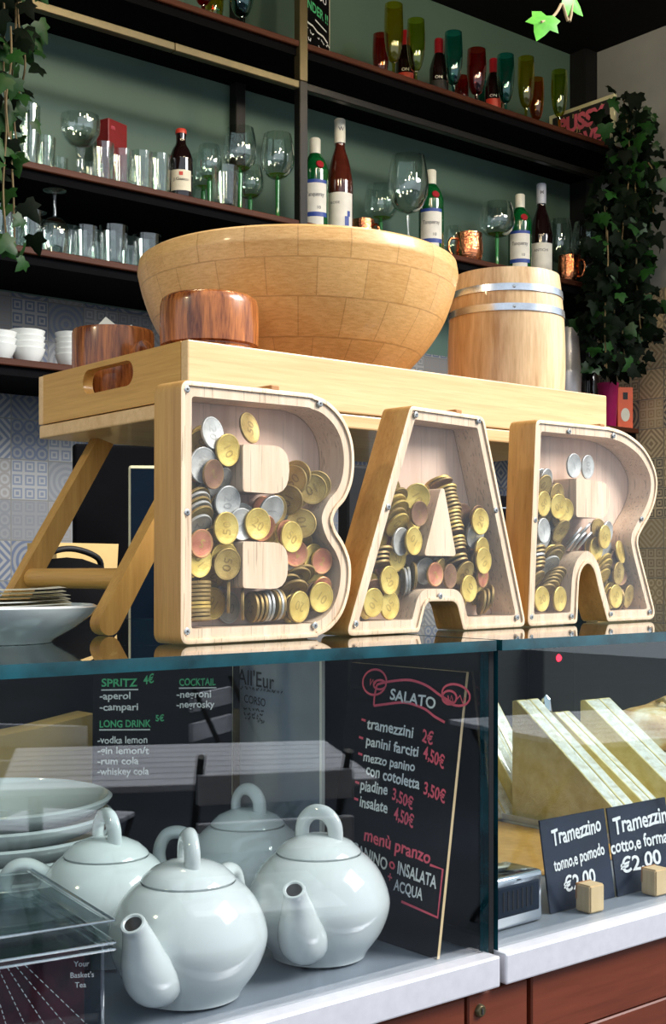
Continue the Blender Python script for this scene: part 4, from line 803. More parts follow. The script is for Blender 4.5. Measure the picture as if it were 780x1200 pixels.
bm = bmesh.new(); P0 = Vector((0, 0, h - .023)); tube(bm, [P0 + hd * (R0 - .002), P0 + hd * (R0 + .006), P0 + hd * (R0 + .010), P0 + hd * (R0 + .015), P0 + hd * (R0 + .018)], [.005, .005, .0085, .0085, .003], 16); obj('knob_handle', bm, 'redwood', cu)
bm = bmesh.new()
prism(bm, [(-.020, .010), (.004, .010), (.008, h + .003), (-.004, h + .014), (-.012, h + .004)], lambda p: (p[0], .004 + p[0] * -.6, p[1]), lambda p: (p[0], .0048 + p[0] * -.6, p[1])); obj('folded_paper', bm, 'paper', cu, False)
bm = bmesh.new(); box(bm, .012, .0125, -.012, .010, .010, h + .006); obj('paper_edge', bm, 'paper', cu, False)
R0 = .0600
br = thing('wooden_barrel', 'small oak barrel with two metal hoops, right of the big bowl', 'barrel', (.978, .908, FLZ))
h = 1.600 - FLZ
def rb(z): return R0 * (1 - .10 * ((z - h * .45) / (h * .55)) ** 2)
bm = bmesh.new(); zs = [h * i / 24 for i in range(25)]
lathe(bm, [(0, 0)] + [(rb(z), z) for z in zs] + [(rb(h) - .005, h + .0006), (rb(h) - .006, h - .006), (0, h - .006)], 72)
obj('staves', bm, 'barrel', br)
for zz in (h - .024, h - .044):
    bm = bmesh.new(); lathe(bm, [(rb(zz) + .0002, zz), (rb(zz) + .0011, zz), (rb(zz + .007) + .0011, zz + .007), (rb(zz + .007) + .0002, zz + .007)], 72); hp = obj('hoop', bm, 'hoop', br)
    dd = -CD; pz = zz + .0035; bm = bmesh.new()
    lathe(bm, [(0, .0014), (.0014, .001), (.0018, 0)], 10, mat=Matrix.Translation(Vector((dd.x, dd.y, 0)) * (rb(pz) + .0009) + Vector((0, 0, pz))) @ dd.to_track_quat('Z', 'Y').to_matrix().to_4x4()); obj('rivet', bm, 'screw', hp)
bm = bmesh.new()
for zz in (.0185,): lathe(bm, [(rb(zz) + .0002, zz), (rb(zz) + .0011, zz), (rb(zz + .007) + .0011, zz + .007), (rb(zz + .007) + .0002, zz + .007)], 72)
obj('hoop', bm, 'hoop', br)

# plate with napkins on the glass, left
pl = thing('plate', 'pale plate carrying paper napkins on the glass top, at the tray leg', 'plate', (.382, .842, ZT))
bm = bmesh.new(); lathe(bm, rim_prof([(.0001, 0), (.044, 0), (.046, .002), (.060, .010), (.072, .019), (.0755, .0245)], .0028), 72); obj('dish', bm, 'teapot', pl)
random.seed(5)
for i in range(6):
    hx, hy = .046 - .001 * i, .040 - .001 * i; bmn = bmesh.new()
    nx = 14
    fold = []
    for a in range(nx + 1):
        row = []
        for b in range(5):
            xx = -hx * 1.0 + 2.25 * hx * a / nx; yy = -hy + 2 * hy * b / 4
            row.append(bmn.verts.new((xx, yy, .0004 * math.sin(xx * 40 + i * .5) + .0016 * max(0, xx / hx) ** 2)))
        fold.append(row)
    for a in range(nx):
        for b in range(4): bmn.faces.new((fold[a][b], fold[a + 1][b], fold[a + 1][b + 1], fold[a][b + 1]))
    r = bmesh.ops.solidify(bmn, geom=list(bmn.faces), thickness=.0025)
    n_ = obj('paper_napkin', bmn, 'paper', None); n_.location = (.382, .842, ZT + .0055 + .0027 * i + .0170); n_.rotation_euler = (0, 0, -.5 + random.uniform(-.12, .12))
    tag(n_, 'cream paper napkin in the fanned pile on the pale plate', 'napkin', 'napkins on the plate')

# ------------------------------------------------------------------ behind the tray on the worktop
WZ = 1.1804
p = atY(115, 527, 1.95)
t = thing('till_monitor', 'big black till monitor standing under the tray', 'monitor', (p.x, 1.86, WZ), -.35)
bm = bmesh.new(); box(bm, -.085, .085, -.012, .012, .07, p.z - WZ, .004, 2); obj('screen_housing', bm, 'matteblack', t, False)
bm = bmesh.new(); box(bm, -.02, .02, -.008, .02, .01, .09, .003, 2); obj('neck', bm, 'black', t, False)
bm = bmesh.new(); box(bm, -.07, .07, -.05, .06, 0, .012, .004, 2); obj('foot', bm, 'black', t, False)
p = atY(170, 545, 1.75)
t = thing('tablet_stand', 'dark blue tablet in a pale edged case beside the black monitor', 'tablet', (p.x + .022, 1.75, WZ), -.6)
bm = bmesh.new(); box(bm, -.045, .045, -.006, .006, .008, p.z - WZ, .004, 2); obj('case', bm, 'frame_pale', t, False)
bm = bmesh.new(); box(bm, -.041, .045, -.0075, -.0062, .013, p.z - WZ - .005); obj('screen', bm, 'blueglow', t, False)
bm = bmesh.new(); box(bm, -.03, .03, -.02, .05, 0, .008, .002, 1); obj('foot', bm, 'black', t, False)
p = atY(78, 648, 1.5)
t = thing('black_bag', 'domed black bag below the tray, left of the monitor', 'bag', (p.x, 1.5, WZ))
bm = bmesh.new(); lathe(bm, [(0, 0), (.070, 0), (.078, .02), (.076, .06), (.066, .10), (.045, .125), (.02, .134), (0, .136)], 40); obj('bag_body', bm, 'matteblack', t)
bm = bmesh.new(); tube(bm, spline([(-.05, 0, .112), (-.035, -.01, .138), (0, -.012, .147), (.04, -.01, .135), (.05, 0, .112)], 6), .004, 10); obj('handle', bm, 'black', t)
p = atY(92, 640, 1.62)
t = thing('cardboard_tray', 'tan cardboard tray behind the domed black bag', 'box', (p.x, 1.64, WZ), .25)
bm = bmesh.new(); hz = p.z - WZ + .004
prism(bm, [(-.05, 0), (.05, 0), (.062, hz), (-.055, hz)], lambda q: (q[0], -.03, q[1]), lambda q: (q[0], .03, q[1])); obj('tray_body', bm, 'kraft', t, False)
p = atY(432, 548, 1.42)
t = thing('card_terminal', 'black card terminal with a pale blue edge between letters B and A', 'card terminal', (p.x - .012, 1.43, WZ), .2)
bm = bmesh.new(); box(bm, -.035, .035, -.012, .012, 0, p.z - WZ + .003, .005, 2); obj('terminal_body', bm, 'black', t, False)
bm = bmesh.new(); box(bm, .008, .034, -.0135, -.0122, .06, p.z - WZ - .005, .0004, 1); obj('face_plate', bm, 'chrome', t, False)
p = atY(612, 560, 1.6)
t = thing('wire_rack', 'dark rack with pale wire rails between letters A and R', 'rack', (p.x, 1.65, WZ))
bm = bmesh.new(); box(bm, -.10, .14, .02, .04, 0, .26, .003, 1); obj('rack_back', bm, 'matteblack', t, False)
for zz in (.10, .15, .20, .235):
    bm = bmesh.new(); tube(bm, [(-.10, 0, zz), (.14, 0, zz)], .0022, 8); tube(bm, [(-.10, 0, zz), (-.10, .02, zz)], .002, 6); tube(bm, [(.14, 0, zz), (.14, .02, zz)], .002, 6); obj('rail', bm, 'chrome', t)

# ------------------------------------------------------------------ teapots and plates in the left case
def teapot(label, x, y, ax, lid_ax, s=1.0):
    t = thing('teapot', label, 'teapot', (x, y, ZF), ax, 'glazed teapots in the case')
    k = s
    pr = [(.0001, .0006), (.030 * k, 0), (.034 * k, .002 * k), (.036 * k, .006 * k), (.046 * k, .020 * k), (.0515 * k, .036 * k), (.0505 * k, .048 * k), (.045 * k, .061 * k), (.038 * k, .070 * k), (.0325 * k, .0745 * k)]
    pr = [pr[0], pr[1]] + [(p.x, p.y) for p in spline([(a, b, 0) for a, b in pr[2:]], 5)]
    bm = bmesh.new(); lathe(bm, pr + [(.0310 * k, .0752 * k), (.0295 * k, .0740 * k), (.0290 * k, .0700 * k), (.040 * k, .055 * k), (.046 * k, .036 * k), (.032 * k, .006 * k), (0, .005 * k)], 64); obj('body', bm, 'teapot', t)
    bm = bmesh.new(); lathe(bm, [(.0285 * k, .0735 * k), (.0300 * k, .0752 * k), (.0308 * k, .0766 * k), (.0295 * k, .0786 * k), (.024 * k, .0835 * k), (.015 * k, .0875 * k), (.006 * k, .0893 * k), (.0001, .0896 * k)], 48); ld = obj('lid', bm, 'teapot', t)
    c, sn = math.cos(lid_ax), math.sin(lid_ax)
    q = lambda a, z: (a * c * k, a * sn * k, z * k)
    bm = bmesh.new(); tube(bm, spline([q(-.0135, .0855), q(-.0125, .0960), q(-.0070, .1030), q(0, .1050), q(.0070, .1030), q(.0125, .0960), q(.0135, .0855)], 5), .0042 * k, 14, flat=1.35); obj('knob', bm, 'teapot', ld)
    sp = [(.040, 0, .022), (.050, 0, .027), (.0580, 0, .037), (.0635, 0, .050), (.0690, 0, .0605), (.0725, 0, .0655)]
    rd = [.0165, .0170, .0150, .0115, .0085, .0078]
    bm = bmesh.new(); P = spline([(a * k, 0, z * k) for a, _, z in sp], 5); RR = [r.x for r in spline([(r * k, 0, 0) for r in rd], 5)]
    tube(bm, P, RR, 24, caps=False); spt = obj('spout', bm, 'teapot', t)
    e = P[-1]; d = (P[-1] - P[-3]).normalized(); mt = Matrix.Translation(e) @ d.to_track_quat('Z', 'Y').to_matrix().to_4x4(); rr = RR[-1]
    bm = bmesh.new(); lathe(bm, [(rr, 0), (rr * .95, .0011), (rr * .78, .0012), (rr * .68, .0002)], 24, mat=mt); obj('spout_lip', bm, 'teapot', spt)
    bm = bmesh.new(); lathe(bm, [(rr * .70, .0003), (0, -.0006)], 20, mat=mt); obj('spout_hole', bm, 'hole', spt)
    bm = bmesh.new(); tube(bm, spline([(-.042 * k, 0, .062 * k), (-.056 * k, 0, .069 * k), (-.068 * k, 0, .066 * k), (-.0735 * k, 0, .052 * k), (-.069 * k, 0, .036 * k), (-.058 * k, 0, .024 * k), (-.044 * k, 0, .020 * k)], 6), .0055 * k, 14, flat=1.3); obj('handle', bm, 'teapot', t)
teapot('nearest glazed teapot in the case, beside the clear plastic box', .4600, .7075, math.radians(-150), math.radians(-142), 1.0)
teapot('glazed teapot in front of the SALATO menu board', .5800, .7210, math.radians(-142), math.radians(-102), .99)
teapot('glazed teapot behind the clear plastic box, in front of the stacked plates', .4590, .8130, math.radians(-35), math.radians(-58), .98)
teapot('rearmost glazed teapot, in front of the grey brochure sheet', .6040, .8420, math.radians(-40), math.radians(-38), .97)
px, py, pr_ = .437, .957, .0950
for i in range(7):
    o = thing('saucer_plate', 'pale stacked plate behind the teapots, one of the pile below the top one', 'plate', (px, py, ZF + .0125 * i), 0, 'stacked plates in the case')
    if i == 6: o['label'] = 'topmost pale plate of the stack behind the teapots'
    bm = bmesh.new(); lathe(bm, rim_prof([(.0001, 0), (.050, 0), (.052, .0015), (.066, .005), (.084, .012), (.0935, .0195), (pr_, .0225)], .0034), 80); obj('dish', bm, 'teapot', o)

# clear plastic tea box
ctr = atY(131, 1076, .672)
bz = ctr.z - ZF; BOXR = math.radians(-8)
t = thing('tea_box', 'clear plastic lidded box of tea sachets, in the corner of the case', 'box', (ctr.x, ctr.y, ZF), BOXR)
ex = Vector((-1, 0)); W_, D_ = .20, .15
def bxl(x0, x1, y0, y1, z0, z1, bev, name, mat, par): 
    b = bmesh.new(); box(b, x0, x1, y0, y1, z0, z1, bev, 3); return obj(name, b, mat, par, False)
bxl(-W_ + .004, -.004, .004, D_ - .004, .001, bz - .016, .003, 'box_body', 'smokeplastic', t)
lid = bxl(-W_, 0, 0, D_, bz - .014, bz, .005, 'lid', 'clearplastic', t)
bxl(-W_ - .0015, .0015, -.0015, D_ + .0015, bz - .0155, bz - .0125, .0013, 'lid_lip', 'clearplastic', lid)
for q_, (dy, dz) in enumerate(((-.0012, -.0005), (-.0032, -.0132), (-.0026, -.0172))):
    b = bmesh.new(); tube(b, [(-W_ - .002, dy, bz + dz - .0006), (.0012, dy, bz + dz - .0006), ], .0009, 8); tube(b, [(.0012, dy, bz + dz - .0006), (.0012, D_, bz + dz - .0006)], .0009, 8); obj('rim_bead', b, 'highlight_bead', lid)
b = bmesh.new(); tube(b, [(-.0045, .0035, .001), (-.0045, .0035, bz - .017)], .0010, 8); obj('corner_highlight', b, 'highlight_bead', t)  # added strip standing in for the highlight on the corner edge
random.seed(3)
for i in range(5):
    y0 = .012 + i * .024; m = 'teabag_red' if i % 2 == 0 else 'teabag_green'
    b = bmesh.new(); box(b, -.185, -.095, y0, y0 + .012, .004, bz - .026, .002, 2); box
    o = obj('tea_sachet', b, 'teabag_green' if i < 3 else 'teabag_red', None, False); o.location = (ctr.x, ctr.y, ZF); o.rotation_euler = (0, 0, BOXR); tag(o, 'green tea sachet standing in the clear plastic box' if i < 3 else 'red tea sachet standing in the clear plastic box', 'tea sachet', 'tea sachets in the plastic box')
    b = bmesh.new(); box(b, -.090, -.012, y0, y0 + .012, .004, bz - .022, .002, 2)
    o = obj('tea_sachet', b, m, None, False); o.location = (ctr.x, ctr.y, ZF); o.rotation_euler = (0, 0, BOXR); tag(o, 'green tea sachet standing in the clear plastic box' if m == 'teabag_green' else 'red tea sachet standing in the clear plastic box', 'tea sachet', 'tea sachets in the plastic box')
b = bmesh.new(); mp = lambda x, z: (x, .0030, z)
for i in range(9):
    x0 = -.092 + .0050 * i; x1 = -.108 + .0124 * i
    for k in range(14):
        a, c = k / 14, (k + .62) / 14
        stroke(b, [(x0 + (x1 - x0) * a, bz - .020 - (bz - .024) * a), (x0 + (x1 - x0) * c, bz - .020 - (bz - .024) * c)], .0005, mp)
obj('printed_rays', b, 'rayline', t, False, recalc=False)
b = bmesh.new()
for i, s in enumerate(('Your', 'Basket\'s', 'Tea')): write(b, s, -.0200 - .0006 * len(s), bz - .026 - .0062 * i, .0046, mp, .01, slope=-.12)
obj('lettering', b, 'rayline', t, False, recalc=False)

# kraft bag, menu boards, brochure
t = thing('kraft_bag', 'tan kraft paper bag standing behind the stacked plates', 'paper bag', (.615, 1.115, ZF))
b = bmesh.new(); prism(b, [(-.34, 0), (0, 0), (.002, .138), (-.06, .128), (-.12, .122), (-.34, .116)], lambda q: (q[0], 0, q[1]), lambda q: (q[0], .035, q[1])); obj('bag', b, 'kraft', t, True, 30)
b = bmesh.new(); stroke(b, [(-.30, .096), (-.1, .098), (-.002, .106)], .0012, lambda x, z: (x, -.0006, z)); obj('fold_line', b, 'gold_print', t, False, recalc=False)

def px_on(t, lean):
    R3 = Matrix.Rotation(-t.rotation_euler.z, 3, 'Z'); o_ = R3 @ (Vector((0, 0, CAMZ)) - Vector(t.location))
    def f(u, v):
        d = R3 @ ray(u, v); k = (lean * o_.z - .0007 - o_.y) / (d.y - lean * d.z); q = o_ + d * k
        return q.x, q.z
    return f
def wpx(bmx, s, p, q, hpx, px, mp, bold=.022, wob=.03):
    """one written line whose baseline runs from photo pixel p to q, capitals hpx tall"""
    a = px(*p); b = px(*q); c = px(p[0], p[1] - hpx)
    write(bmx, s, a[0], a[1], (c[1] - a[1]) / .72, mp, bold, slope=(b[1] - a[1]) / (b[0] - a[0]), width=b[0] - a[0], wob=wob)
def board(name, label, cat, bl, br_, h, lean, th, board_mat, edge_mat=None, group=None):
    """upright board: bl, br_ bottom corners (x,y) on the case floor, front towards the camera's side; returns root and map (x,z)->local"""
    bl = Vector(bl); br_ = Vector(br_); w = (br_ - bl).length; ang = math.atan2(br_.y - bl.y, br_.x - bl.x)
    t = thing(name, label, cat, (bl.x, bl.y, ZF), ang, group)
    f = lambda x, z, y=0: (x, y + lean * z, z)
    b = bmesh.new(); vs = [b.verts.new(f(x, z, y)) for y in (0, th) for x, z in ((0, 0), (w, 0), (w, h), (0, h))]
    for q, mi in (((0, 1, 2, 3), 0), ((7, 6, 5, 4), 0), ((0, 4, 5, 1), 1), ((1, 5, 6, 2), 1), ((2, 6, 7, 3), 1), ((3, 7, 4, 0), 1)): b.faces.new([vs[i] for i in q]).material_index = mi
    obj('board', b, [board_mat, edge_mat or board_mat], t, False)
    return t, w, (lambda x, z: f(x, z, -.0007))
# SALATO board
H_ = .2035
sb, w_, mp = board('menu_board', 'black SALATO menu board with pink and white chalk lettering', 'menu board', (.640, .7900), (.640, .6610), H_, .146, .0025, 'chalkboard', 'pinewood')
K = .129 / .129
wh = bmesh.new(); pk_ = bmesh.new(); px = px_on(sb, .146)
cp = lambda a, b_: (380 + a / 3.335, 770 + b_ / 3.335)
def W(bmx, s_, x0, y0, x1, y1, hpx): wpx(bmx, s_, cp(x0, y0), cp(x1, y1), hpx, px, mp)
W(wh, 'SALATO', 254, 165, 432, 202, 13)
W(wh, 'tramezzini', 165, 278, 345, 315, 13); W(pk_, '2€', 380, 328, 422, 345, 15)
W(wh, 'panini farciti', 160, 343, 365, 390, 12); W(pk_, '4,50€', 385, 393, 466, 437, 15)
W(wh, 'mezzo panino', 150, 405, 352, 448, 11); W(wh, 'con cotoletta', 160, 458, 370, 518, 13); W(pk_, '3,50€', 385, 532, 470, 572, 15)
W(wh, 'piadine', 138, 518, 245, 540, 13); W(pk_, '3,50€', 262, 553, 344, 597, 14)
W(wh, 'insalate', 135, 583, 245, 610, 13); W(pk_, '4,50€', 270, 632, 346, 668, 15)
W(pk_, 'menù pranzo', 152, 713, 412, 808, 15)
W(wh, 'PANINO', 112, 768, 243, 833, 14); W(pk_, 'o', 250, 823, 274, 833, 13); W(wh, 'INSALATA', 282, 845, 436, 905, 15)
W(pk_, '+', 244, 876, 262, 882, 12); W(wh, 'ACQUA', 270, 908, 382, 950, 13)
def S(pts, wd=.0019, sm=True):
    q = [px(*cp(*p_)) for p_ in pts]
    if sm: q = [(r_.x, r_.y) for r_ in spline([(a, b_, 0) for a, b_ in q], 5)]
    stroke(pk_, q, wd, mp)
S([(205, 108), (240, 98), (300, 90), (345, 92), (400, 112), (450, 148), (505, 182)]); S([(193, 190), (240, 184), (290, 178), (330, 180), (390, 202), (430, 232), (470, 255)]); S([(193, 190), (196, 150), (205, 108)])
def E_(cx, cy, rx, ry, rot=0, wd=.0017): S([(cx + rx * math.cos(2 * math.pi * i / 12) * math.cos(rot) - ry * math.sin(2 * math.pi * i / 12) * math.sin(rot), cy + rx * math.cos(2 * math.pi * i / 12) * math.sin(rot) + ry * math.sin(2 * math.pi * i / 12) * math.cos(rot)) for i in range(13)], wd)
E_(196, 98, 46, 50, .3); E_(216, 108, 24, 18); E_(514, 148, 56, 40, .35); E_(488, 158, 28, 26, .3)
S([(180, 85), (178, 110), (190, 88), (192, 112), (205, 92)], .0012, False); S([(482, 150), (488, 178), (496, 150), (504, 180), (530, 150), (540, 180), (550, 158)], .0012, False)
for x_, y_ in ((145, 243), (135, 312), (132, 376), (120, 487), (116, 552)): S([(x_, y_), (x_ + 16, y_ + 6)], .0018, False)
S([(412, 812), (462, 830), (442, 1018), (300, 955)], .0019, False)
obj('white_lettering', wh, 'chalk_white', sb, False, recalc=False); obj('pink_lettering', pk_, 'chalk_pink', sb, False, recalc=False)
# SPRITZ board
dl = atY(107, 900, .9986); dr = atY(268, 900, .9130)
sb, w_, mp = board('menu_board', 'black SPRITZ drinks board with green headings at the back of the case', 'menu board', (.549, .9986), (.6365, .9115), .212, .03, .003, 'chalkboard', 'frame_pale')
wh = bmesh.new(); gr = bmesh.new()
top = .212
def zv(v): return CAMZ - ZF - (v - VY) * 1.113 / F   # height on this board for a pixel row
sx = w_ / 161.0
def lt(bmx, s, u, v, px_h, width=None, slope=.02): write(bmx, s, (u - 107) * sx, zv(v), px_h * 1.113 / F * 1.3, mp, .02, slope=slope, width=None if width is None else width * sx, wob=.03)
lt(gr, 'SPRITZ', 117, 806, 10, 42); lt(gr, '4€', 166, 803, 11, 12, .2); lt(wh, '-aperol', 115, 821, 9, 36); lt(wh, '-campari', 115, 834, 9, 45)
lt(gr, 'LONG DRINK', 115, 854, 9, 60); lt(gr, '5€', 180, 846, 8, 10)
for i, (s, wd) in enumerate((('-vodka lemon', 58), ('-gin lemon/t', 60), ('-rum cola', 48), ('-whiskey cola', 60))): lt(wh, s, 113, 873 + 12.3 * i, 9, wd)
lt(gr, 'COCKTAIL', 207, 804, 9, 42); lt(wh, '-negroni', 204, 818, 9, 40); lt(wh, '-negrosky', 204, 830, 9, 44)
for a, b_, vv in ((117, 160, 810), (115, 174, 857), (207, 250, 807)): stroke(wh, [((a - 107) * sx, zv(vv)), ((b_ - 107) * sx, zv(vv - 1))], .0011, mp)
obj('white_lettering', wh, 'chalk_white', sb, False, recalc=False); obj('green_lettering', gr, 'chalk_green', sb, False, recalc=False)
# brochure sheet along the end glass
t = thing('brochure_sheet', 'curved grey All\'Eur CORSO brochure sheet standing behind the rearmost teapot', 'brochure', (.668, .935, ZF), -math.pi / 2)
hs = .214; ws = .120
bend = lambda x, z: (x, -.006 - .012 * (x / ws) ** 2 + .008 * (x / ws), z)
b = bmesh.new(); cols = 14
for sgn in (0, 1):
    pass
g = []
for i in range(cols + 1):
    x = ws * i / cols; q = bend(x, 0); g.append([b.verts.new((q[0], q[1] + dy, z)) for dy in (0, .0012) for z in (0, hs)])
for a, c in zip(g, g[1:]):
    b.faces.new((a[0], c[0], c[1], a[1])); b.faces.new((a[2], a[3], c[3], c[2])); b.faces.new((a[1], c[1], c[3], a[3])); b.faces.new((a[0], a[2], c[2], c[0]))
b.faces.new((g[0][0], g[0][1], g[0][3], g[0][2])); b.faces.new((g[-1][0], g[-1][2], g[-1][3], g[-1][1]))
obj('sheet', b, 'grey_sheet', t, True, 40)
mpb = lambda x, z: (bend(x, z)[0], bend(x, z)[1] - .0007, z)
b = bmesh.new(); pxb = px_on(t, 0.0)
for s_, x0, y0, x1, y1, hp_ in (("All'Eur", 95, 196, 365, 246, 18), ('CORSO', 140, 340, 298, 376, 9.5)): wpx(b, s_, (270 + x0 / 6.5, 770 + y0 / 6.5), (270 + x1 / 6.5, 770 + y1 / 6.5), hp_, pxb, mpb, .004, 0)
def scribble(bmx, x0, x1, z, hgt, wd, m, seed, dip=0.0):
    r = random.Random(seed); x = x0
    while x < x1:
        n = r.randint(3, 7); pts = [(x + .0011 * k * hgt / .004, z + hgt * (r.random() - .5) + dip * (x - x0)) for k in range(n)]
        stroke(bmx, pts, wd, m); x = pts[-1][0] + hgt * .8
for i, (x0, x1, y0) in enumerate(((140, 292, 388), (140, 290, 425), (150, 285, 455), (240, 290, 485))):
    a_ = pxb(270 + x0 / 6.5, 770 + y0 / 6.5); c_ = pxb(270 + x1 / 6.5, 770 + y0 / 6.5); scribble(b, a_[0], c_[0], a_[1], .0030, .0010, mpb, i)
a_ = pxb(277, 804); c_ = pxb(338, 804); scribble(b, a_[0], c_[0], a_[1], .0030, .0009, mpb, 9)
obj('lettering', b, 'ink', t, False, recalc=False)
b = bmesh.new(); q = bend(ws, 0); box(b, ws - .0005, ws + .0025, q[1] - .0012, q[1] + .002, 0, hs); obj('white_edge', b, 'label_white', t, False)

# ------------------------------------------------------------------ right case: sandwiches, price cards, bread
tr = thing('serving_tray', 'pale steel tray under the row of wrapped sandwiches', 'tray', (.70, .72, ZF))
bm = bmesh.new(); box(bm, .335, .56, .055, .31, 0, .006, .002, 2); obj('tray_plate', bm, 'steel', tr, False)
bm = bmesh.new()
for a in ((.335, .56, .055, .058), (.335, .56, .307, .31)): box(bm, *a, .006, .012)
for a in ((.335, .338, .058, .307), (.557, .56, .058, .307)): box(bm, *a, .006, .012)
obj('tray_rim', bm, 'steel', tr, False)
def sandwich(label, x, ytop, ztop, th, run, lean=0.0, grp='wrapped sandwiches in the right case', z0=ZF + .0062):
    t = thing('tramezzino', label, 'sandwich', (x, ytop, z0), lean, grp)
    h = ztop - z0
    def wedge(bm, xa, xb, shrink=0.0):
        pts = [(0 + .001, 0.0), (-run, 0.0), (-run * .985, .006), (-.006, h), (.001, h - .001)]
        pts = [(a * (1 - shrink), b * (1 - shrink * .6)) for a, b in pts]
        prism(bm, pts, lambda p: (xa, p[0], p[1]), lambda p: (xb, p[0], p[1]))
        bmesh.ops.recalc_face_normals(bm, faces=bm.faces)
        for f in bm.faces:
            if abs(f.normal.x) < .3 and f.normal.y < -.2: f.material_index = 1
    n3 = th / 2 - .0025
    for a, b_ in ((0, n3), (n3 + .005, th)):
        bm = bmesh.new(); wedge(bm, a, b_); es = [e for e in bm.edges if e.calc_face_angle(0) > .4]
        bmesh.ops.bevel(bm, geom=es, offset=.0018, segments=2, affect='EDGES', profile=.6)
        obj('bread_slice', bm, ['bread', 'cutface'], t, True, 50)
    bm = bmesh.new(); wedge(bm, n3 + .0002, n3 + .0048, .012); obj('filling', bm, ['filling', 'cutface'], t, True, 40)
    bm = bmesh.new(); rnd = random.Random(int(x * 1000)); 
    for k in range(3):
        q = [( .0 + th * (.1 + .8 * rnd.random()), -run * f - .0008, h * (1 - f) + .0012) for f in (.04 + .3 * k, .12 + .3 * k, .22 + .3 * k)]
        q = [(a + .004 * (rnd.random() - .5), b - .0006, c + .0006) for a, b, c in q]
        tube(bm, q, [.0004, .0007, .0003], 5)
    obj('film_crease', bm, 'clearplastic', t)
    return t
GW = 'wrapped sandwiches in the right case'
sandwich('wrapped sandwich at the back of the case, seen left of the SALATO board', .885, 1.075, ZF + .150, .040, .11)
sandwich('wrapped sandwich at the back of the case, seen between the SALATO board and the joint', 1.015, 1.075, ZF + .146, .042, .11)
sandwich('yellowish wrapped sandwich at the back, just right of the black joint', 1.085, 1.090, ZF + .150, .045, .11)
sandwich('large wrapped sandwich wedge with its whole yellow side in view', 1.045, .961, 1.158, .036, .172)
sandwich('narrow wrapped sandwich wedge in the middle of the front row', 1.112, .965, 1.140, .026, .160)
sandwich('thick wrapped sandwich wedge nearest the bread roll', 1.168, .968, 1.150, .046, .170)
t = thing('foil_bundle', 'crumpled silver foil tip peeping between two sandwiches', 'foil', (1.093, .955, ZF + .0062))
bm = bmesh.new(); random.seed(8)
lathe(bm, [(0, 0), (.006, .001), (.0065, .06), (.0068, .115), (.004, .128), (0, .132)], 10)
for v in bm.verts: v.co += Vector((random.uniform(-.0016, .0016), random.uniform(-.0016, .0016), random.uniform(0, .002)))
obj('foil', bm, 'chrome', t, False)
# paper carton under the bread, the loaf and a dark roll
t = thing('paper_carton', 'beige paper covered carton carrying the bread roll', 'carton', (1.30, .86, ZF))
bm = bmesh.new(); box(bm, -.02, .40, .02, .27, 0, .052, .006, 2); obj('carton_body', bm, 'case_floor', t, False)
bm = bmesh.new(); box(bm, -.022, .402, .018, .272, 0.0525, .0545, .0008, 1); obj('paper_liner', bm, 'label_cream', t, False)
def loaf(name, label, cat, loc, L, Wd, Hh, rz, mat):
    bm = bmesh.new(); bmesh.ops.create_icosphere(bm, subdivisions=4, radius=1)
    for v in bm.verts:
        x, y, z = v.co; k = 1 + .06 * math.sin(5 * x + 1) * math.cos(4 * y) + .04 * math.sin(9 * x + 3 * z)
        z2 = max(z, -.55); v.co = (x * L * k * (1 - .08 * x), y * Wd * k, (z2 + .55) * Hh / 1.55 * k)
    o = thing(name, label, cat, loc, rz)
    b2 = obj('crust', bm, mat, o); return o
lf = loaf('bread_roll', 'long pale baked bread roll at the right end of the case', 'bread', (1.395, .985, ZF + .0546), .115, .05, .062, -.1, 'crust')
for k in (-.4, .15):
    b = bmesh.new(); tube(b, [(k * .115 - .012, -.035, .046), (k * .115, -.005, .0605), (k * .115 + .014, .028, .052)], [.001, .0032, .001], 8, flat=.5); obj('score_mark', b, 'bread', lf)
loaf('dark_roll', 'nearly black roll in front of the pale bread roll', 'bread', (1.345, .915, ZF + .0546), .045, .022, .020, .25, 'matteblack')
# cutting board on the floor left of the cards
t = thing('wooden_board', 'brown wooden board on the case floor between chrome box and the large sandwich wedge', 'board', (.80, .78, ZF))
bm = bmesh.new(); box(bm, 0, .225, 0, .20, 0, .006, .002, 2); obj('board_body', bm, 'bamboo_leg', t, False)
# price cards
def price_card(label, x, lines, blk_label, bu):
    t, w2, mp2 = board('price_card', label, 'price card', (x, .690), (x + .084, .6915), .0735, .16, .0015, 'slate')
    b = bmesh.new(); pxc = px_on(t, .16); cq = lambda a, c: (560 + a / 3.545, 920 + c / 3.545)
    for s_, x0, y0, x1, y1, hp_ in lines: wpx(b, s_, cq(x0, y0), cq(x1, y1), hp_, pxc, mp2)
    obj('lettering', b, 'chalk_white', t, False, recalc=False)
    k = thing('card_block', blk_label, 'card holder', (xat(bu, .676), .676, ZF), -.03)
    b = bmesh.new(); prism(b, [(-.0088, 0), (.0088, 0), (.0088, .0225), (-.0088, .0225)], lambda p: (p[0], -.007, p[1]), lambda p: (p[0], .009, p[1]))
    bmesh.ops.bevel(b, geom=[e for e in b.edges if len(e.link_faces) == 2 and e.calc_face_angle(0) > .5], offset=.0012, segments=2, affect='EDGES')
    obj('block', b, 'pinewood', k, True, 40)
    b = bmesh.new(); box(b, -.0089, .0089, .0070, .0086, .010, .0227); obj('slit', b, 'slot', k, False)
price_card('slate price card reading Tramezzino tonno e pomodoro, beside the chrome box', .7955, [('Tramezzino', 310, 252, 512, 190, 19), ('tonno,e pomodo', 318, 360, 526, 285, 15), ('€2,00', 360, 448, 490, 402, 18)], 'pale wooden block holding the tonno price card', 692)
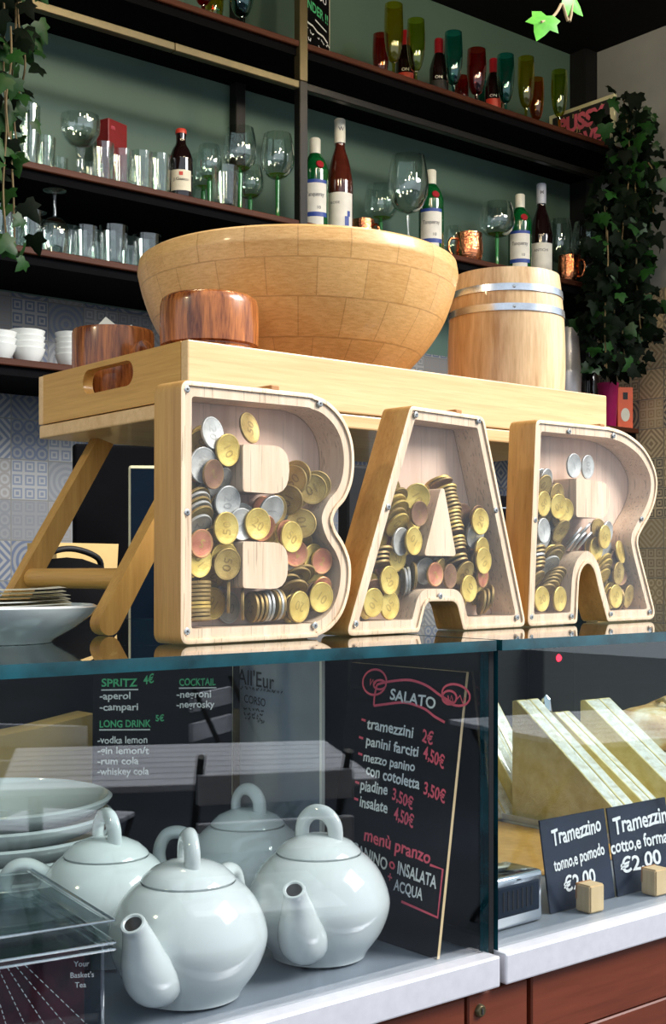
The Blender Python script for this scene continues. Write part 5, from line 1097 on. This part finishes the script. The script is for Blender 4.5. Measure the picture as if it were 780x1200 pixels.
price_card('slate price card reading Tramezzino cotto e formaggio, at the right edge', .8815, [('Tramezzino', 565, 205, 815, 142, 20), ('cotto,e formaggi', 553, 286, 830, 225, 16), ('€2,00', 595, 370, 762, 322, 18)], 'pale wooden block holding the cotto price card', 768)
# chrome box
c0 = atY(580, 1090, .668)
t = thing('chrome_box', 'small chrome box with a dark ribbed screen, in the corner of the right case', 'box', (.716, .680, ZF), .03)
bm = bmesh.new(); box(bm, 0, .062, 0, .040, 0, .041, .004, 3); obj('housing', bm, 'chrome', t, True, 50)
bm = bmesh.new(); box(bm, .0055, .0565, -.0008, .004, .0095, .0345, .002, 2); scn = obj('screen', bm, 'blueglow', t, False)
for k in range(7):
    bm = bmesh.new(); box(bm, .012 + .0055 * k, .0138 + .0055 * k, -.0013, -.0006, .015, .030); obj('rib', bm, 'black', scn, False)
bm = bmesh.new(); box(bm, .030, .0335, -.0007, .001, .0365, .0375); obj('latch', bm, 'black', t, False)
# added dark box standing in for a reflected post, with a red dot
p = atY(654, 771, 1.13)
t = thing('post_reflection_standin', 'added black box standing in for a reflected post, with a red dot, on the back of the right case', 'reflection stand-in', (p.x, 1.1595, p.z))
bm = bmesh.new(); box(bm, -.03, .035, -.030, 0, -.085, .022, .003, 2); obj('housing', bm, 'black', t, False)
bm = bmesh.new(); lathe(bm, [(0, .003), (.0035, .0024), (.0050, 0)], 16, mat=Matrix.Translation((0, -.030, 0)) @ Matrix.Rotation(math.pi / 2, 4, 'X')); obj('red_dot', bm, 'red_glow', t)

# ------------------------------------------------------------------ back shelves
def lab_patch(bm, r, z0, z1, a_mid, span, mi=0, n=16):
    g = []
    for i in range(n + 1):
        a = a_mid - span / 2 + span * i / n; g.append([bm.verts.new((r * math.cos(a), r * math.sin(a), z)) for z in (z0, z1)])
    for a, b in zip(g, g[1:]): bm.faces.new((a[0], b[0], b[1], a[1])).material_index = mi
def cyl_map(r, a_mid): return lambda x, z: (r * math.cos(a_mid + x / r), r * math.sin(a_mid + x / r), z)
def face_ang(x, y): return math.atan2(-y, -x)
def bottle(name, label, cat, x, y, z, H, R, neck, glass_m, cap_m, cap_h, shoulder, parts, grp=None):
    t = thing(name, label, cat, (x, y, z), 0, grp); a = face_ang(x, y)
    pr = [(.0001, .003), (R * .8, 0), (R * .97, .002), (R, .006), (R, shoulder * H * .94), (R * .97, shoulder * H), (R * .72, shoulder * H + .18 * H * (1 - shoulder) * 1.6), (neck, shoulder * H + (1 - shoulder) * H * .52), (neck, H - cap_h + .004)]
    pr = pr[:4] + [(p.x, p.y) for p in spline([(q[0], q[1], 0) for q in pr[4:]], 5)]
    bm = bmesh.new(); lathe(bm, pr + [(0, H - cap_h + .004)], 36); obj('glass_body', bm, glass_m, t)
    bm = bmesh.new(); cr = neck * 1.10; lathe(bm, [(0, H), (cr * .85, H), (cr, H - .003), (cr, H - cap_h), (neck, H - cap_h)], 28); obj('cap', bm, cap_m, t)
    for (nm, mat, z0, z1, span, rr) in parts:
        bm = bmesh.new(); lab_patch(bm, R + rr, z0, z1, a, span); obj(nm, bm, mat, t, True, 60, recalc=False)
    return t, a
def text_on(t, a, r, items, mat):
    bm = bmesh.new(); m = cyl_map(r, a)
    for s, x, z, size, wd in items: write(bm, s, x, z, size, m, .01, width=wd)
    obj('lettering', bm, mat, t, False, recalc=False)
def gin(label, u, Y):
    x = xat(u, Y); H = .262; R = .0365
    t, a = bottle('gin_bottle', label, 'bottle', x, Y, ZS_MID, H, R, .0135, 'bottle_green', 'cap_white', .042, .68, [('front_label', 'label_white', .052, .138, 1.9, .0006), ('blue_band', 'label_blue', .044, .056, 1.9, .0009), ('blue_band', 'label_blue', .134, .143, 1.9, .0009), ('lower_label', 'label_white', .022, .044, 1.3, .0006)])
    text_on(t, a, R + .0013, [('Tanqueray', -.026, .098, .016, .052), ('10', .004, .064, .012, .012)], 'ink_grey')
    bm = bmesh.new(); ss = .4; rs = R * .93
    for k in range(1): lathe(bm, [(0, .003), (.010, .0025), (.0115, 0)], 18, mat=Matrix.Translation(((rs) * math.cos(a + ss), (rs) * math.sin(a + ss), .184)) @ Vector((math.cos(a + ss), math.sin(a + ss), .35)).to_track_quat('Z', 'Y').to_matrix().to_4x4())
    obj('red_seal', bm, 'seal_red', t)
gin('green gin bottle just right of the shelf post, left of the rose wine', 369, 2.70)
gin('green gin bottle alone above the middle of the big bowl\'s right half', 505, 2.70)
gin('green gin bottle above the barrel, left of the dark wine', 609, 2.70)
def wine(label, u, Y, H, gm, capm, items, capl):
    x = xat(u, Y); R = .036
    t, a = bottle('wine_bottle', label, 'bottle', x, Y, ZS_MID, H, R, .0140, gm, capm, H * .20, .50, [('front_label', 'label_white', .020, .125, 2.3, .0006)])
    text_on(t, a, R + .0012, items, 'ink_grey')
    bm = bmesh.new(); m = cyl_map(.0160, a); write(bm, capl, -.004, H - .035, .016, m, .01); obj('cap_mark', bm, 'ink_grey', t, False, recalc=False)
    return t, a, R
t, a, R = wine('rose wine bottle with a tall white cap beside the gin bottle', 398, 2.70, .333, 'bottle_rose', 'cap_white', [('WINE NAME', -.028, .108, .009, .045), ('ROSE', -.028, .094, .009, .028), ('VINTAGE', -.028, .081, .009, .034)][1:2], 'W')
bm = bmesh.new(); lab_patch(bm, R + .0012, .035, .060, a + .55, .35); lab_patch(bm, R + .0013, .060, .075, a + .70, .25); obj('label_flower', bm, 'label_blue', t, False, recalc=False)
wine('dark wine bottle with a grey foil neck above the barrel', 634, 2.71, .318, 'bottle_dark', 'cap_grey', [('ANTICHI', -.024, .098, .012, .046)], 'M')
x = xat(212, 2.66)
t, a = bottle('tonic_bottle', 'small dark tonic bottle with a red cap among the tumblers', 'bottle', x, 2.66, ZS_MID, .178, .0290, .0125, 'bottle_dark', 'cap_red', .012, .60, [('front_label', 'label_cream', .022, .072, 1.9, .0005)])
text_on(t, a, .0301, [('J.Gasco', -.019, .046, .010, .038)], 'ink'); 
bm = bmesh.new(); lab_patch(bm, .0301, .058, .067, a, .32); obj('red_emblem', bm, 'cap_red', t, False, recalc=False)

def tumbler(label, x, y, z, H, R, grp, taper=.82, ribs=0):
    t = thing('tumbler', label, 'glass', (x, y, z), 0, grp)
    o_ = [(.0001, 0), (R * taper, 0), (R * taper + .001, .002), (R * .93, H * .5), (R, H)]
    bm = bmesh.new(); lathe(bm, o_ + [(R - .0012, H + .0006), (R - .0024, H), (R * .93 - .0025, H * .5), (R * taper - .002, .010), (.0001, .008)], 20 if not ribs else ribs)
    obj('glass_wall', bm, 'glass', t, ribs == 0); return t
def wineglass(label, x, y, z, H, R, grp=None, green=False, flip=False):
    t = thing('wine_glass', label, 'glass', (x, y, z), 0, grp)
    hs_ = H * (.52 if green else .40); bh = H - hs_; sr = .0052 if green else .0036
    bo = [(.004, hs_), (R * .55, hs_ + bh * .07), (R * .90, hs_ + bh * .26), (R, hs_ + bh * .48), (R * .93, hs_ + bh * .75), (R * .80, H)]
    bo = [(p.x, p.y) for p in spline([(p[0], p[1], 0) for p in bo], 5)]
    st = [(.0001, .006), (R * .72, .0012), (R * .74, .0002), (R * .6, .0002), (.0001, .0002)]
    stem = [(R * .2, .004), (sr * 1.2, .012), (sr, hs_ * .5), (sr * 1.25, hs_ - .002), (.0001, hs_ + .003)]
    fl = (lambda L_: [(r, H - q) for r, q in L_]) if flip else (lambda L_: L_)
    bm = bmesh.new(); lathe(bm, fl(bo + [(r - .0009, q) for r, q in bo[::-1]]), 28); bw = obj('bowl', bm, 'glass', t)
    if green:
        bm = bmesh.new(); lathe(bm, [(.0001, hs_ + .0035), (.004, hs_ + .002), (R * .52, hs_ + bh * .068), (R * .60, hs_ + bh * .098), (R * .50, hs_ + bh * .072)], 28); obj('tinted_base', bm, 'glass_lime', bw)
    bm = bmesh.new(); lathe(bm, fl(stem), 14); obj('stem', bm, 'stem_green' if green else 'glass', t)
    bm = bmesh.new(); lathe(bm, fl(st), 28); obj('foot', bm, 'glass_green' if green else 'glass', t)
    return t
def coupe(label, x, y, z, H, R):
    t = thing('coupe_glass', label, 'glass', (x, y, z))
    bm = bmesh.new(); b0 = [(.006, H * .52), (R * .55, H * .57), (R * .92, H * .72), (R, H * .88), (R * .97, H)]
    b0 = [(p.x, p.y) for p in spline([(p[0], p[1], 0) for p in b0], 5)]
    lathe(bm, b0 + [(r - .003, q) for r, q in b0[::-1]], 26); obj('bowl', bm, 'glass', t)
    bm = bmesh.new(); lathe(bm, [(.012, .004), (.009, H * .1), (.0095, H * .4), (.012, H * .5), (.001, H * .53)], 18); obj('stem', bm, 'glass', t)
    bm = bmesh.new(); lathe(bm, [(.0001, .006), (R * .6, .002), (R * .62, .0002), (.0001, .0002)], 24); obj('foot', bm, 'glass', t)
def mug(label, u, Y, R, H):
    x = xat(u, Y); t = thing('copper_mug', label, 'mug', (x, Y, ZS_MID), face_ang(x, Y) + (-1.2 if 500 < u < 600 else 1.0), 'copper mugs')
    bm = bmesh.new(); lathe(bm, rim_prof([(.0001, 0), (R * .80, 0), (R * .86, .003), (R, H * .35), (R * 1.0, H * .55), (R * .93, H * .85), (R * .95, H)], .0016), 40); obj('mug_body', bm, 'copper', t)
    bm = bmesh.new(); tube(bm, spline([(R * .93, 0, H * .82), (R * 1.35, 0, H * .80), (R * 1.5, 0, H * .55), (R * 1.3, 0, H * .30), (R * .96, 0, H * .24)], 6), .004, 10); obj('handle', bm, 'copper', t)
mug('copper mug half hidden by the rose wine bottle', 425, 2.76, .036, .092)
mug('copper mug right of the lone gin bottle', 549, 2.66, .042, .088)
mug('copper mug at the right end of the shelf, beyond the barrel', 667, 2.66, .038, .092)
# middle shelf: clear glasses
G1 = 'clear tumblers on the middle shelf'
for u, Y, H, R in [(34, 2.68, .150, .026), (52, 2.75, .112, .027), (67, 2.81, .090, .027), (109, 2.745, .075, .026), (121, 2.66, .098, .025), (142, 2.70, .105, .030), (160, 2.77, .100, .028), (166, 2.66, .098, .027), (187, 2.665, .104, .027), (186, 2.77, .100, .028), (264, 2.645, .105, .034)]:
    tumbler('clear straight tumbler standing on the middle shelf, left half', xat(u, Y), Y, ZS_MID, H, R, G1)
coupe('heavy clear coupe glass on a thick stem by the red box', xat(94, 2.66), 2.66, ZS_MID, .148, .046)
x = xat(131, 2.82)
t = thing('red_box', 'dark red box standing behind the tumblers', 'box', (x, 2.82, ZS_MID), .3)
bm = bmesh.new(); box(bm, -.034, .034, -.02, .02, 0, .215, .002, 2); obj('box_body', bm, 'redbox', t, False)
bm = bmesh.new(); write(bm, 'm', -.024, .190, .018, lambda x_, z_: (x_, -.0206, z_), .0); obj('lettering', bm, 'poster_pink', t, False, recalc=False)
G2 = 'green stemmed wine glasses'
for u, Y, H, R in [(325, 2.70, .245, .045), (281, 2.70, .235, .044), (293, 2.795, .180, .038), (238, 2.825, .190, .040), (245, 2.735, .185, .032)]:
    wineglass('clear wine glass with a green stem, between tonic bottle and shelf post', xat(u, Y), Y, ZS_MID, H, R, G2, True)
wineglass('clear wine glass with a green stem, right of the rose wine', xat(446, 2.79), 2.79, ZS_MID, .215, .050, None, True)
wineglass('very tall clear balloon glass left of the lone gin bottle', xat(478, 2.665), 2.665, ZS_MID, .268, .058, None, False)
wineglass('round clear glass with a green stem, left of the gin above the barrel', xat(582, 2.70), 2.70, ZS_MID, .215, .055, None, True)
wineglass('clear wine glass just right of the dark wine bottle', xat(655, 2.74), 2.74, ZS_MID, .230, .044, None, False)
wineglass('clear wine glass at the right end of the middle shelf, by the ivy', xat(687, 2.70), 2.70, ZS_MID, .230, .048, None, False)
wineglass('clear stemmed glass half hidden by the ivy, left end of the middle shelf', xat(20, 2.79), 2.79, ZS_MID, .175, .040, None, False)
wineglass('small clear glass seen between the gin bottle and the copper mug', xat(531, 2.76), 2.76, ZS_MID, .135, .030, None, False)
# lower shelf
G3 = 'tumblers on the lower glass shelf'
for u, Y, H, R in [(4, 2.66, .095, .028), (20, 2.735, .092, .028), (36, 2.66, .095, .028), (58, 2.75, .098, .028), (88, 2.74, .090, .030), (100, 2.665, .085, .028), (114, 2.77, .080, .026), (133, 2.665, .098, .034), (150, 2.77, .085, .028), (172, 2.665, .092, .034), (206, 2.72, .090, .030)]:
    tumbler('clear tumbler standing on the lower glass shelf, above the bowls', xat(u, Y), Y, ZS_LOW, H, R, G3, .9)
for u, Y, lb in ((64, 2.65, 'wine glass standing upside down among the lower tumblers'), (42, 2.84, 'wine glass upside down behind the lower tumblers, by the ivy')):
    wineglass(lb, xat(u, Y), Y, ZS_LOW, .150, .036, None, False, True)
# bowl shelf
def bowl_stack(u, Y, n, R, st, lab):
    x = xat(u, Y)
    for i in range(n):
        o = bpy.data.objects.new('stacked_bowl', BOWL); COL.objects.link(o); o.location = (x, Y, ZS_BOWL + st * i); o.scale = (R / .04,) * 3
        tag(o, lab, 'bowl', lab.split(',')[0] + 's')
bm = bmesh.new(); lathe(bm, rim_prof([(.0001, 0), (.020, 0), (.022, .002), (.030, .012), (.0355, .023), (.04, .036)], .0022), 36); tmp = obj('bowl', bm, 'white', None); BOWL = tmp.data; bpy.data.objects.remove(tmp)
bowl_stack(-2, 2.66, 3, .040, .014, 'white bowl in the stack cut by the photo\'s left edge')
bowl_stack(32, 2.67, 4, .040, .0135, 'pale white bowl in the stack second from left')
bowl_stack(83, 2.67, 5, .037, .0125, 'cream white bowl in the stack behind the wooden cup')
bowl_stack(122, 2.75, 4, .040, .0135, 'white bowl in the stack hidden behind the wooden cup')
# things on the bowl shelf right of the barrel
x = xat(668, 2.68); t = thing('steel_shaker', 'tall steel cocktail shaker right of the barrel', 'shaker', (x, 2.68, ZS_BOWL))
bm = bmesh.new(); lathe(bm, [(0, 0), (.027, 0), (.030, .004), (.036, .165), (.0365, .172), (.034, .176), (.028, .26), (.0265, .30), (.022, .312), (0, .314)], 40); obj('shaker_body', bm, 'steel', t)
x = xat(691, 2.79); t, a = bottle('syrup_bottle', 'slim black bottle between the shaker and the magenta cup', 'bottle', x, 2.79, ZS_BOWL, .30, .030, .012, 'bottle_dark', 'black', .03, .6, [])
x = xat(712, 2.66); t = thing('magenta_cup', 'tall magenta cup beside the orange carton', 'cup', (x, 2.66, ZS_BOWL))
bm = bmesh.new(); lathe(bm, rim_prof([(.0001, 0), (.024, 0), (.026, .003), (.034, .140), (.0355, .142), (.0355, .146)], .002), 36); obj('cup_body', bm, 'magenta', t)
x = xat(729, 2.65); t = thing('orange_carton', 'upright orange carton with a pale oval print', 'carton', (x, 2.65, ZS_BOWL), -.55)
bm = bmesh.new(); box(bm, -.026, .026, -.026, .026, 0, .135, .0015, 2); obj('carton_body', bm, 'orangebox', t, False)
bm = bmesh.new(); c_ = [bm.verts.new((.015 * math.cos(2 * math.pi * i / 20), -.0265, .045 + .022 * math.sin(2 * math.pi * i / 20))) for i in range(20)]; bm.faces.new(c_); obj('oval_print', bm, 'label_cream', t, False)
bm = bmesh.new(); box(bm, -.008, .008, -.0268, -.0262, .095, .118); obj('dark_print', bm, 'ink', t, False)

# top shelf: coloured flutes, small bottles, signs
def flute(label, u, Y, H, R, col, grp):
    t = thing('flute_glass', label, 'glass', (xat(u, Y), Y, ZS_TOP), 0, grp); m = 'flute_' + col
    b0 = [(.005, H * .22), (R * .55, H * .27), (R * .85, H * .42), (R, H * .65), (R * .98, H * .85), (R * .93, H)]
    b0 = [(p.x, p.y) for p in spline([(p[0], p[1], 0) for p in b0], 4)]
    bm = bmesh.new(); lathe(bm, b0 + [(r - .0012, q) for r, q in b0[::-1]], 24); obj('bowl', bm, m, t)
    bm = bmesh.new(); lathe(bm, [(R * .2, .004), (.005, .012), (.0045, H * .15), (.006, H * .225)], 14); obj('stem', bm, m, t)
    bm = bmesh.new(); lathe(bm, [(.0001, .005), (R * .85, .0014), (R * .87, .0002), (.0001, .0002)], 24); obj('foot', bm, m, t)
for a in [(446, 2.74, .165, .024, 'red', 'red flute glass leftmost on the top shelf\'s right half'), (461, 2.64, .205, .027, 'yellow', 'tall yellow flute glass in front of the leftmost dark bottle'), (487, 2.64, .185, .026, 'lime', 'lime flute glass between the two leftmost dark bottles'), (531, 2.65, .195, .027, 'teal', 'teal flute glass beside the second dark bottle'), (540, 2.76, .135, .024, 'red', 'short red flute glass half behind the teal one'), (558, 2.65, .170, .029, 'red', 'wide red flute glass in the middle of the top shelf'), (566, 2.78, .150, .024, 'teal', 'teal flute glass half hidden behind the wide red one'), (592, 2.65, .185, .027, 'teal', 'teal flute glass right of the third dark bottle'), (616, 2.64, .195, .026, 'yellow', 'yellow flute glass in front of an orange one'), (628, 2.68, .165, .025, 'orange', 'orange flute glass behind the yellow one'), (655, 2.62, .180, .026, 'lime', 'lime flute glass in front of the graffiti poster'),
          (238, 2.65, .15, .027, 'red', 'red flute glass at the top left, cut by the frame'), (250, 2.74, .15, .027, 'yellow', 'yellow flute glass at the top left, cut by the frame'), (283, 2.65, .16, .032, 'teal', 'teal flute glass at the top left, beside the yellow one')]:
    flute(a[5], a[0], a[1], a[2], a[3], a[4], 'coloured flute glasses')
for u, Y, lb in ((475, 2.72, 'dark bottle with a red cap behind the tall yellow flute'), (514, 2.70, 'dark bottle with a red cap left of the first teal flute'), (578, 2.70, 'dark bottle with a red cap between red and teal flutes')):
    x = xat(u, Y); t, a = bottle('aperitif_bottle', lb, 'bottle', x, Y, ZS_TOP, .19, .028, .012, 'bottle_dark', 'seal_red', .05, .55, [('front_label', 'cap_red' if u != 514 else 'ink', .022, .062, 1.8, .0006)], 'dark aperitif bottles')
    text_on(t, a, .0292, [('ON', -.012, .066, .012, .022)], 'label_white')
# graffiti poster standing across the shelf end
t = thing('graffiti_poster', 'framed black poster with pink graffiti lettering, at the shelf\'s right end', 'poster', (3.303, 2.872, ZS_TOP), -math.pi / 2)
wp = .272; hp = .165
bm = bmesh.new(); box(bm, 0, wp, 0, .012, 0, hp, .001, 1); obj('frame', bm, 'frame_pale', t, False)
bm = bmesh.new(); box(bm, .016, wp - .018, -.0012, .001, .0, hp - .013); obj('print', bm, 'poster_black', t, False)
mpp = lambda x, z: (x, -.0020, z)
bm = bmesh.new(); write(bm, 'PUSSY', .040, .088, .072, mpp, .05, width=.195); write(bm, 'LOVE', .070, .022, .072, mpp, .05, width=.150); stroke(bm, [(.15, .03), (.20, .018), (.235, .012)], .016, mpp)
obj('graffiti', bm, 'poster_pink', t, False, recalc=False)
bm = bmesh.new(); rp = random.Random(2)
for i in range(26):
    x0, z0 = rp.uniform(.02, .24), rp.uniform(.004, .145); stroke(bm, [(x0, z0), (x0 + rp.uniform(-.012, .012), z0 + rp.uniform(.006, .02))], .004, lambda x, z: (x, -.0016, z))
obj('spatter', bm, 'poster_gold', t, False, recalc=False)
p0 = atY(345, 40, 2.66); 
t = thing('chalk_sign', 'black chalk sign on the top shelf beside the post', 'sign', (xat(352, 2.64), 2.64, ZS_TOP), .45)
ws2 = xat(394, 2.72) - xat(352, 2.64); 
bm = bmesh.new(); box(bm, 0, .182, 0, .008, 0, .26, .001, 1); obj('frame', bm, 'label_cream', t, False)
bm = bmesh.new(); box(bm, .001, .175, -.0010, .001, .002, .258); obj('panel', bm, 'chalkboard', t, False)
mps = lambda x, z: (x * 1.42, -.0016, z)
bm = bmesh.new(); write(bm, 'YOU', .055, .172, .026, mps, .01); stroke(bm, [(.012, .088), (.03, .084), (.05, .086), (.07, .080), (.095, .082), (.115, .074)], .005, mps)
for i, (xa_, xb_) in enumerate(((.022, .060), (.070, .116), (.014, .040), (.075, .110))): scribble(bm, xa_, xb_, .066 - .022 * (i // 2) , .010, .0028, mps, 20 + i)
stroke(bm, [(.06, .108), (.11, .102)], .004, mps)
obj('white_lettering', bm, 'chalk_white', t, False, recalc=False)
bm = bmesh.new(); write(bm, 'ENDER !!', .012, .124, .036, mps, .02, width=.104); obj('green_lettering', bm, 'chalk_green', t, False, recalc=False)

# ------------------------------------------------------------------ ivy
LEAFP = [(0, 0), (.20, -.10), (.46, -.02), (.40, .18), (.54, .42), (.26, .46), (.17, .72), (0, 1.0), (-.17, .72), (-.26, .46), (-.54, .42), (-.40, .18), (-.46, -.02), (-.20, -.10)]
def leaf(bm, P, tip, nrm, size, mi=0, cup=.12):
    tip = tip.normalized(); nrm = (nrm - tip * nrm.dot(tip)).normalized(); sd = tip.cross(nrm)
    c = bm.verts.new(P + tip * size * .38 + nrm * size * .06)
    vs = [bm.verts.new(P + sd * (a * size) + tip * (b * size) - nrm * (cup * size * (a * a * 2 + (b - .4) ** 2 * .6))) for a, b in LEAFP]
    for i in range(len(vs)): bm.faces.new((c, vs[i], vs[(i + 1) % len(vs)])).material_index = mi
def ivy(name, label, strands, n_per_m, size, seed, facing, mats, spread=.04, bright=.15):
    r = random.Random(seed); b0 = Vector(strands[0][0]); t = thing(name, label, 'ivy', b0)
    st = bmesh.new(); lf_ = bmesh.new()
    for s in strands:
        pts = spline([Vector(q) - b0 for q in s], 8); tube(st, pts, .0022, 6)
        L_ = sum((b - a).length for a, b in zip(pts, pts[1:])); n = int(L_ * n_per_m)
        for k in range(n):
            i = r.randrange(len(pts)); p = pts[i] + Vector((r.gauss(0, spread), r.gauss(0, spread), r.gauss(0, spread * .6)))
            tip = Vector((r.uniform(-.8, .8), r.uniform(-.5, .3), -1 + r.uniform(-.1, .7))); nr = Vector(facing) + Vector((r.gauss(0, .45), r.gauss(0, .45), r.gauss(0, .45)))
            leaf(lf_, p, tip, nr, size * r.uniform(.6, 1.15), 1 if r.random() < bright else 0)
    obj('vines', st, 'vine', t); obj('foliage', lf_, mats, t, True, 60, recalc=False)
def hang(u, v0, v1, Y, n=5, jit=.02, seed=0):
    r = random.Random(seed); return [tuple(atY(u + r.uniform(-4, 4), v0 + (v1 - v0) * i / (n - 1), Y) + Vector((0, r.uniform(-jit, jit), 0))) for i in range(n)]
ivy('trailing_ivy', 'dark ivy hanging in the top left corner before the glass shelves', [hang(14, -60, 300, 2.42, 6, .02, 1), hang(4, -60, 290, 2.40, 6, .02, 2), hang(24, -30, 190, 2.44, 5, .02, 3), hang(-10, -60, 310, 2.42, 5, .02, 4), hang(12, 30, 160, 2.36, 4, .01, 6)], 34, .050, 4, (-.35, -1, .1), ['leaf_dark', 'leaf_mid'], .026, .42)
S2 = [hang(u, v0, v1, Y, 5, .02, i + 10) for i, (u, v0, v1, Y) in enumerate([(706, 235, 430, 2.52), (722, 190, 425, 2.50), (732, 112, 425, 2.48), (745, 110, 400, 2.46), (754, 130, 235, 2.50), (728, 180, 430, 2.54), (712, 270, 432, 2.45), (738, 250, 420, 2.52), (764, 190, 250, 2.42), (702, 320, 425, 2.55), (735, 130, 300, 2.5), (720, 330, 430, 2.5), (716, 230, 420, 2.58), (728, 230, 420, 2.6), (740, 200, 400, 2.58)])]
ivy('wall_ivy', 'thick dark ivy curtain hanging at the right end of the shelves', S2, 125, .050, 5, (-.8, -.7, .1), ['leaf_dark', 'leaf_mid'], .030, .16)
# bright sprig near the camera
q0 = atY(672, -40, 1.25); q1 = atY(657, 5, 1.25); q2 = atY(645, 22, 1.25); q3 = atY(634, 26, 1.25)
t = thing('ivy_sprig', 'bright green ivy sprig hanging in at the top edge', 'ivy', q0)
top = atY(676, -640, 1.25)
bm = bmesh.new(); tube(bm, spline([Vector((top.x, 1.25, ZC + .001)) - q0, Vector((0, 0, 0)), q1 - q0, q2 - q0, q3 - q0], 8), .0022, 8); obj('stem', bm, 'vine_pale', t)
bm = bmesh.new()
leaf(bm, atY(640, 18, 1.25) - q0, atY(622, 62, 1.25) - atY(640, 16, 1.25), Vector((-.6, -.8, .25)), .048, 0); obj('leaf', bm, 'leaf_bright', t, True, 60, recalc=False)
bm = bmesh.new(); leaf(bm, atY(664, -6, 1.25) - q0, atY(684, 20, 1.25) - atY(662, -8, 1.25), Vector((-.5, -.8, .3)), .044, 0); obj('leaf', bm, 'leaf_bright', t, True, 60, recalc=False)
bm = bmesh.new(); leaf(bm, atY(690, -60, 1.25) - q0, Vector((.4, 0, -.6)), Vector((-.5, -.8, .3)), .05, 0); obj('leaf', bm, 'leaf_bright', t, True, 60, recalc=False)

# ------------------------------------------------------------------ street side: slatted tables and chairs that the panes mirror
def slat_table(label, x, y, rz, Wd=.75, L_=.75):
    t = thing('street_table', label, 'table', (x, y, -.02), rz)
    for i in range(8):
        a = -Wd / 2 + Wd * i / 8; bm = bmesh.new(); box(bm, -L_ / 2, L_ / 2, a + .006, a + Wd / 8 - .006, .735, .755, .003, 1); obj('slat', bm, 'slatwood', t, False)
    for sx_ in (-1, 1):
        bm = bmesh.new(); tube(bm, [(sx_ * L_ * .42, -Wd * .42, 0), (sx_ * L_ * .42, Wd * .42, .733)], .012, 8); tube(bm, [(sx_ * L_ * .42, Wd * .42, 0), (sx_ * L_ * .42, -Wd * .42, .733)], .012, 8); obj('leg_frame', bm, 'black', t)
def slat_chair(label, x, y, rz):
    t = thing('street_chair', label, 'chair', (x, y, -.02), rz)
    for i in range(6): bm = bmesh.new(); box(bm, -.20, .20, -.20 + .068 * i, -.14 + .068 * i, .44, .458, .003, 1); obj('seat_slat', bm, 'slatwood', t, False)
    for zz in (.62, .74): bm = bmesh.new(); box(bm, -.20, .20, .225, .243, zz, zz + .075, .003, 1); obj('back_slat', bm, 'slatwood', t, False)
    for sx_ in (-.19, .19):
        bm = bmesh.new(); tube(bm, [(sx_, -.20, 0), (sx_, .235, .86)], .011, 8); obj('leg', bm, 'black', t)
        bm = bmesh.new(); tube(bm, [(sx_, .22, 0), (sx_, -.19, .44)], .011, 8); obj('leg', bm, 'black', t)
def mirror(u, v, z):
    """point at height z outside that the front pane mirrors to pixel u,v"""
    d = ray(u, v); k = (z - CAMZ) / d.z; return (d.x * k, 2 * YG - d.y * k)
x, y = mirror(215, 885, .755); slat_table('weathered slatted folding table out in the street', x, y, .5, .8, 1.0)
x, y = mirror(335, 850, .70); slat_chair('slatted folding chair at the far side of the street table', x + .15, y - .35, 2.6)
x, y = mirror(120, 940, .45); slat_chair('slatted folding chair at the near end of the street table', x - .25, y + .15, .9)
x, y = mirror(300, 1040, .45); slat_chair('slatted folding chair nearest the counter', x, y, .4)
x, y = mirror(640, 850, .755); slat_table('second slatted table farther down the street', x + .3, y, .2, .8, .8)
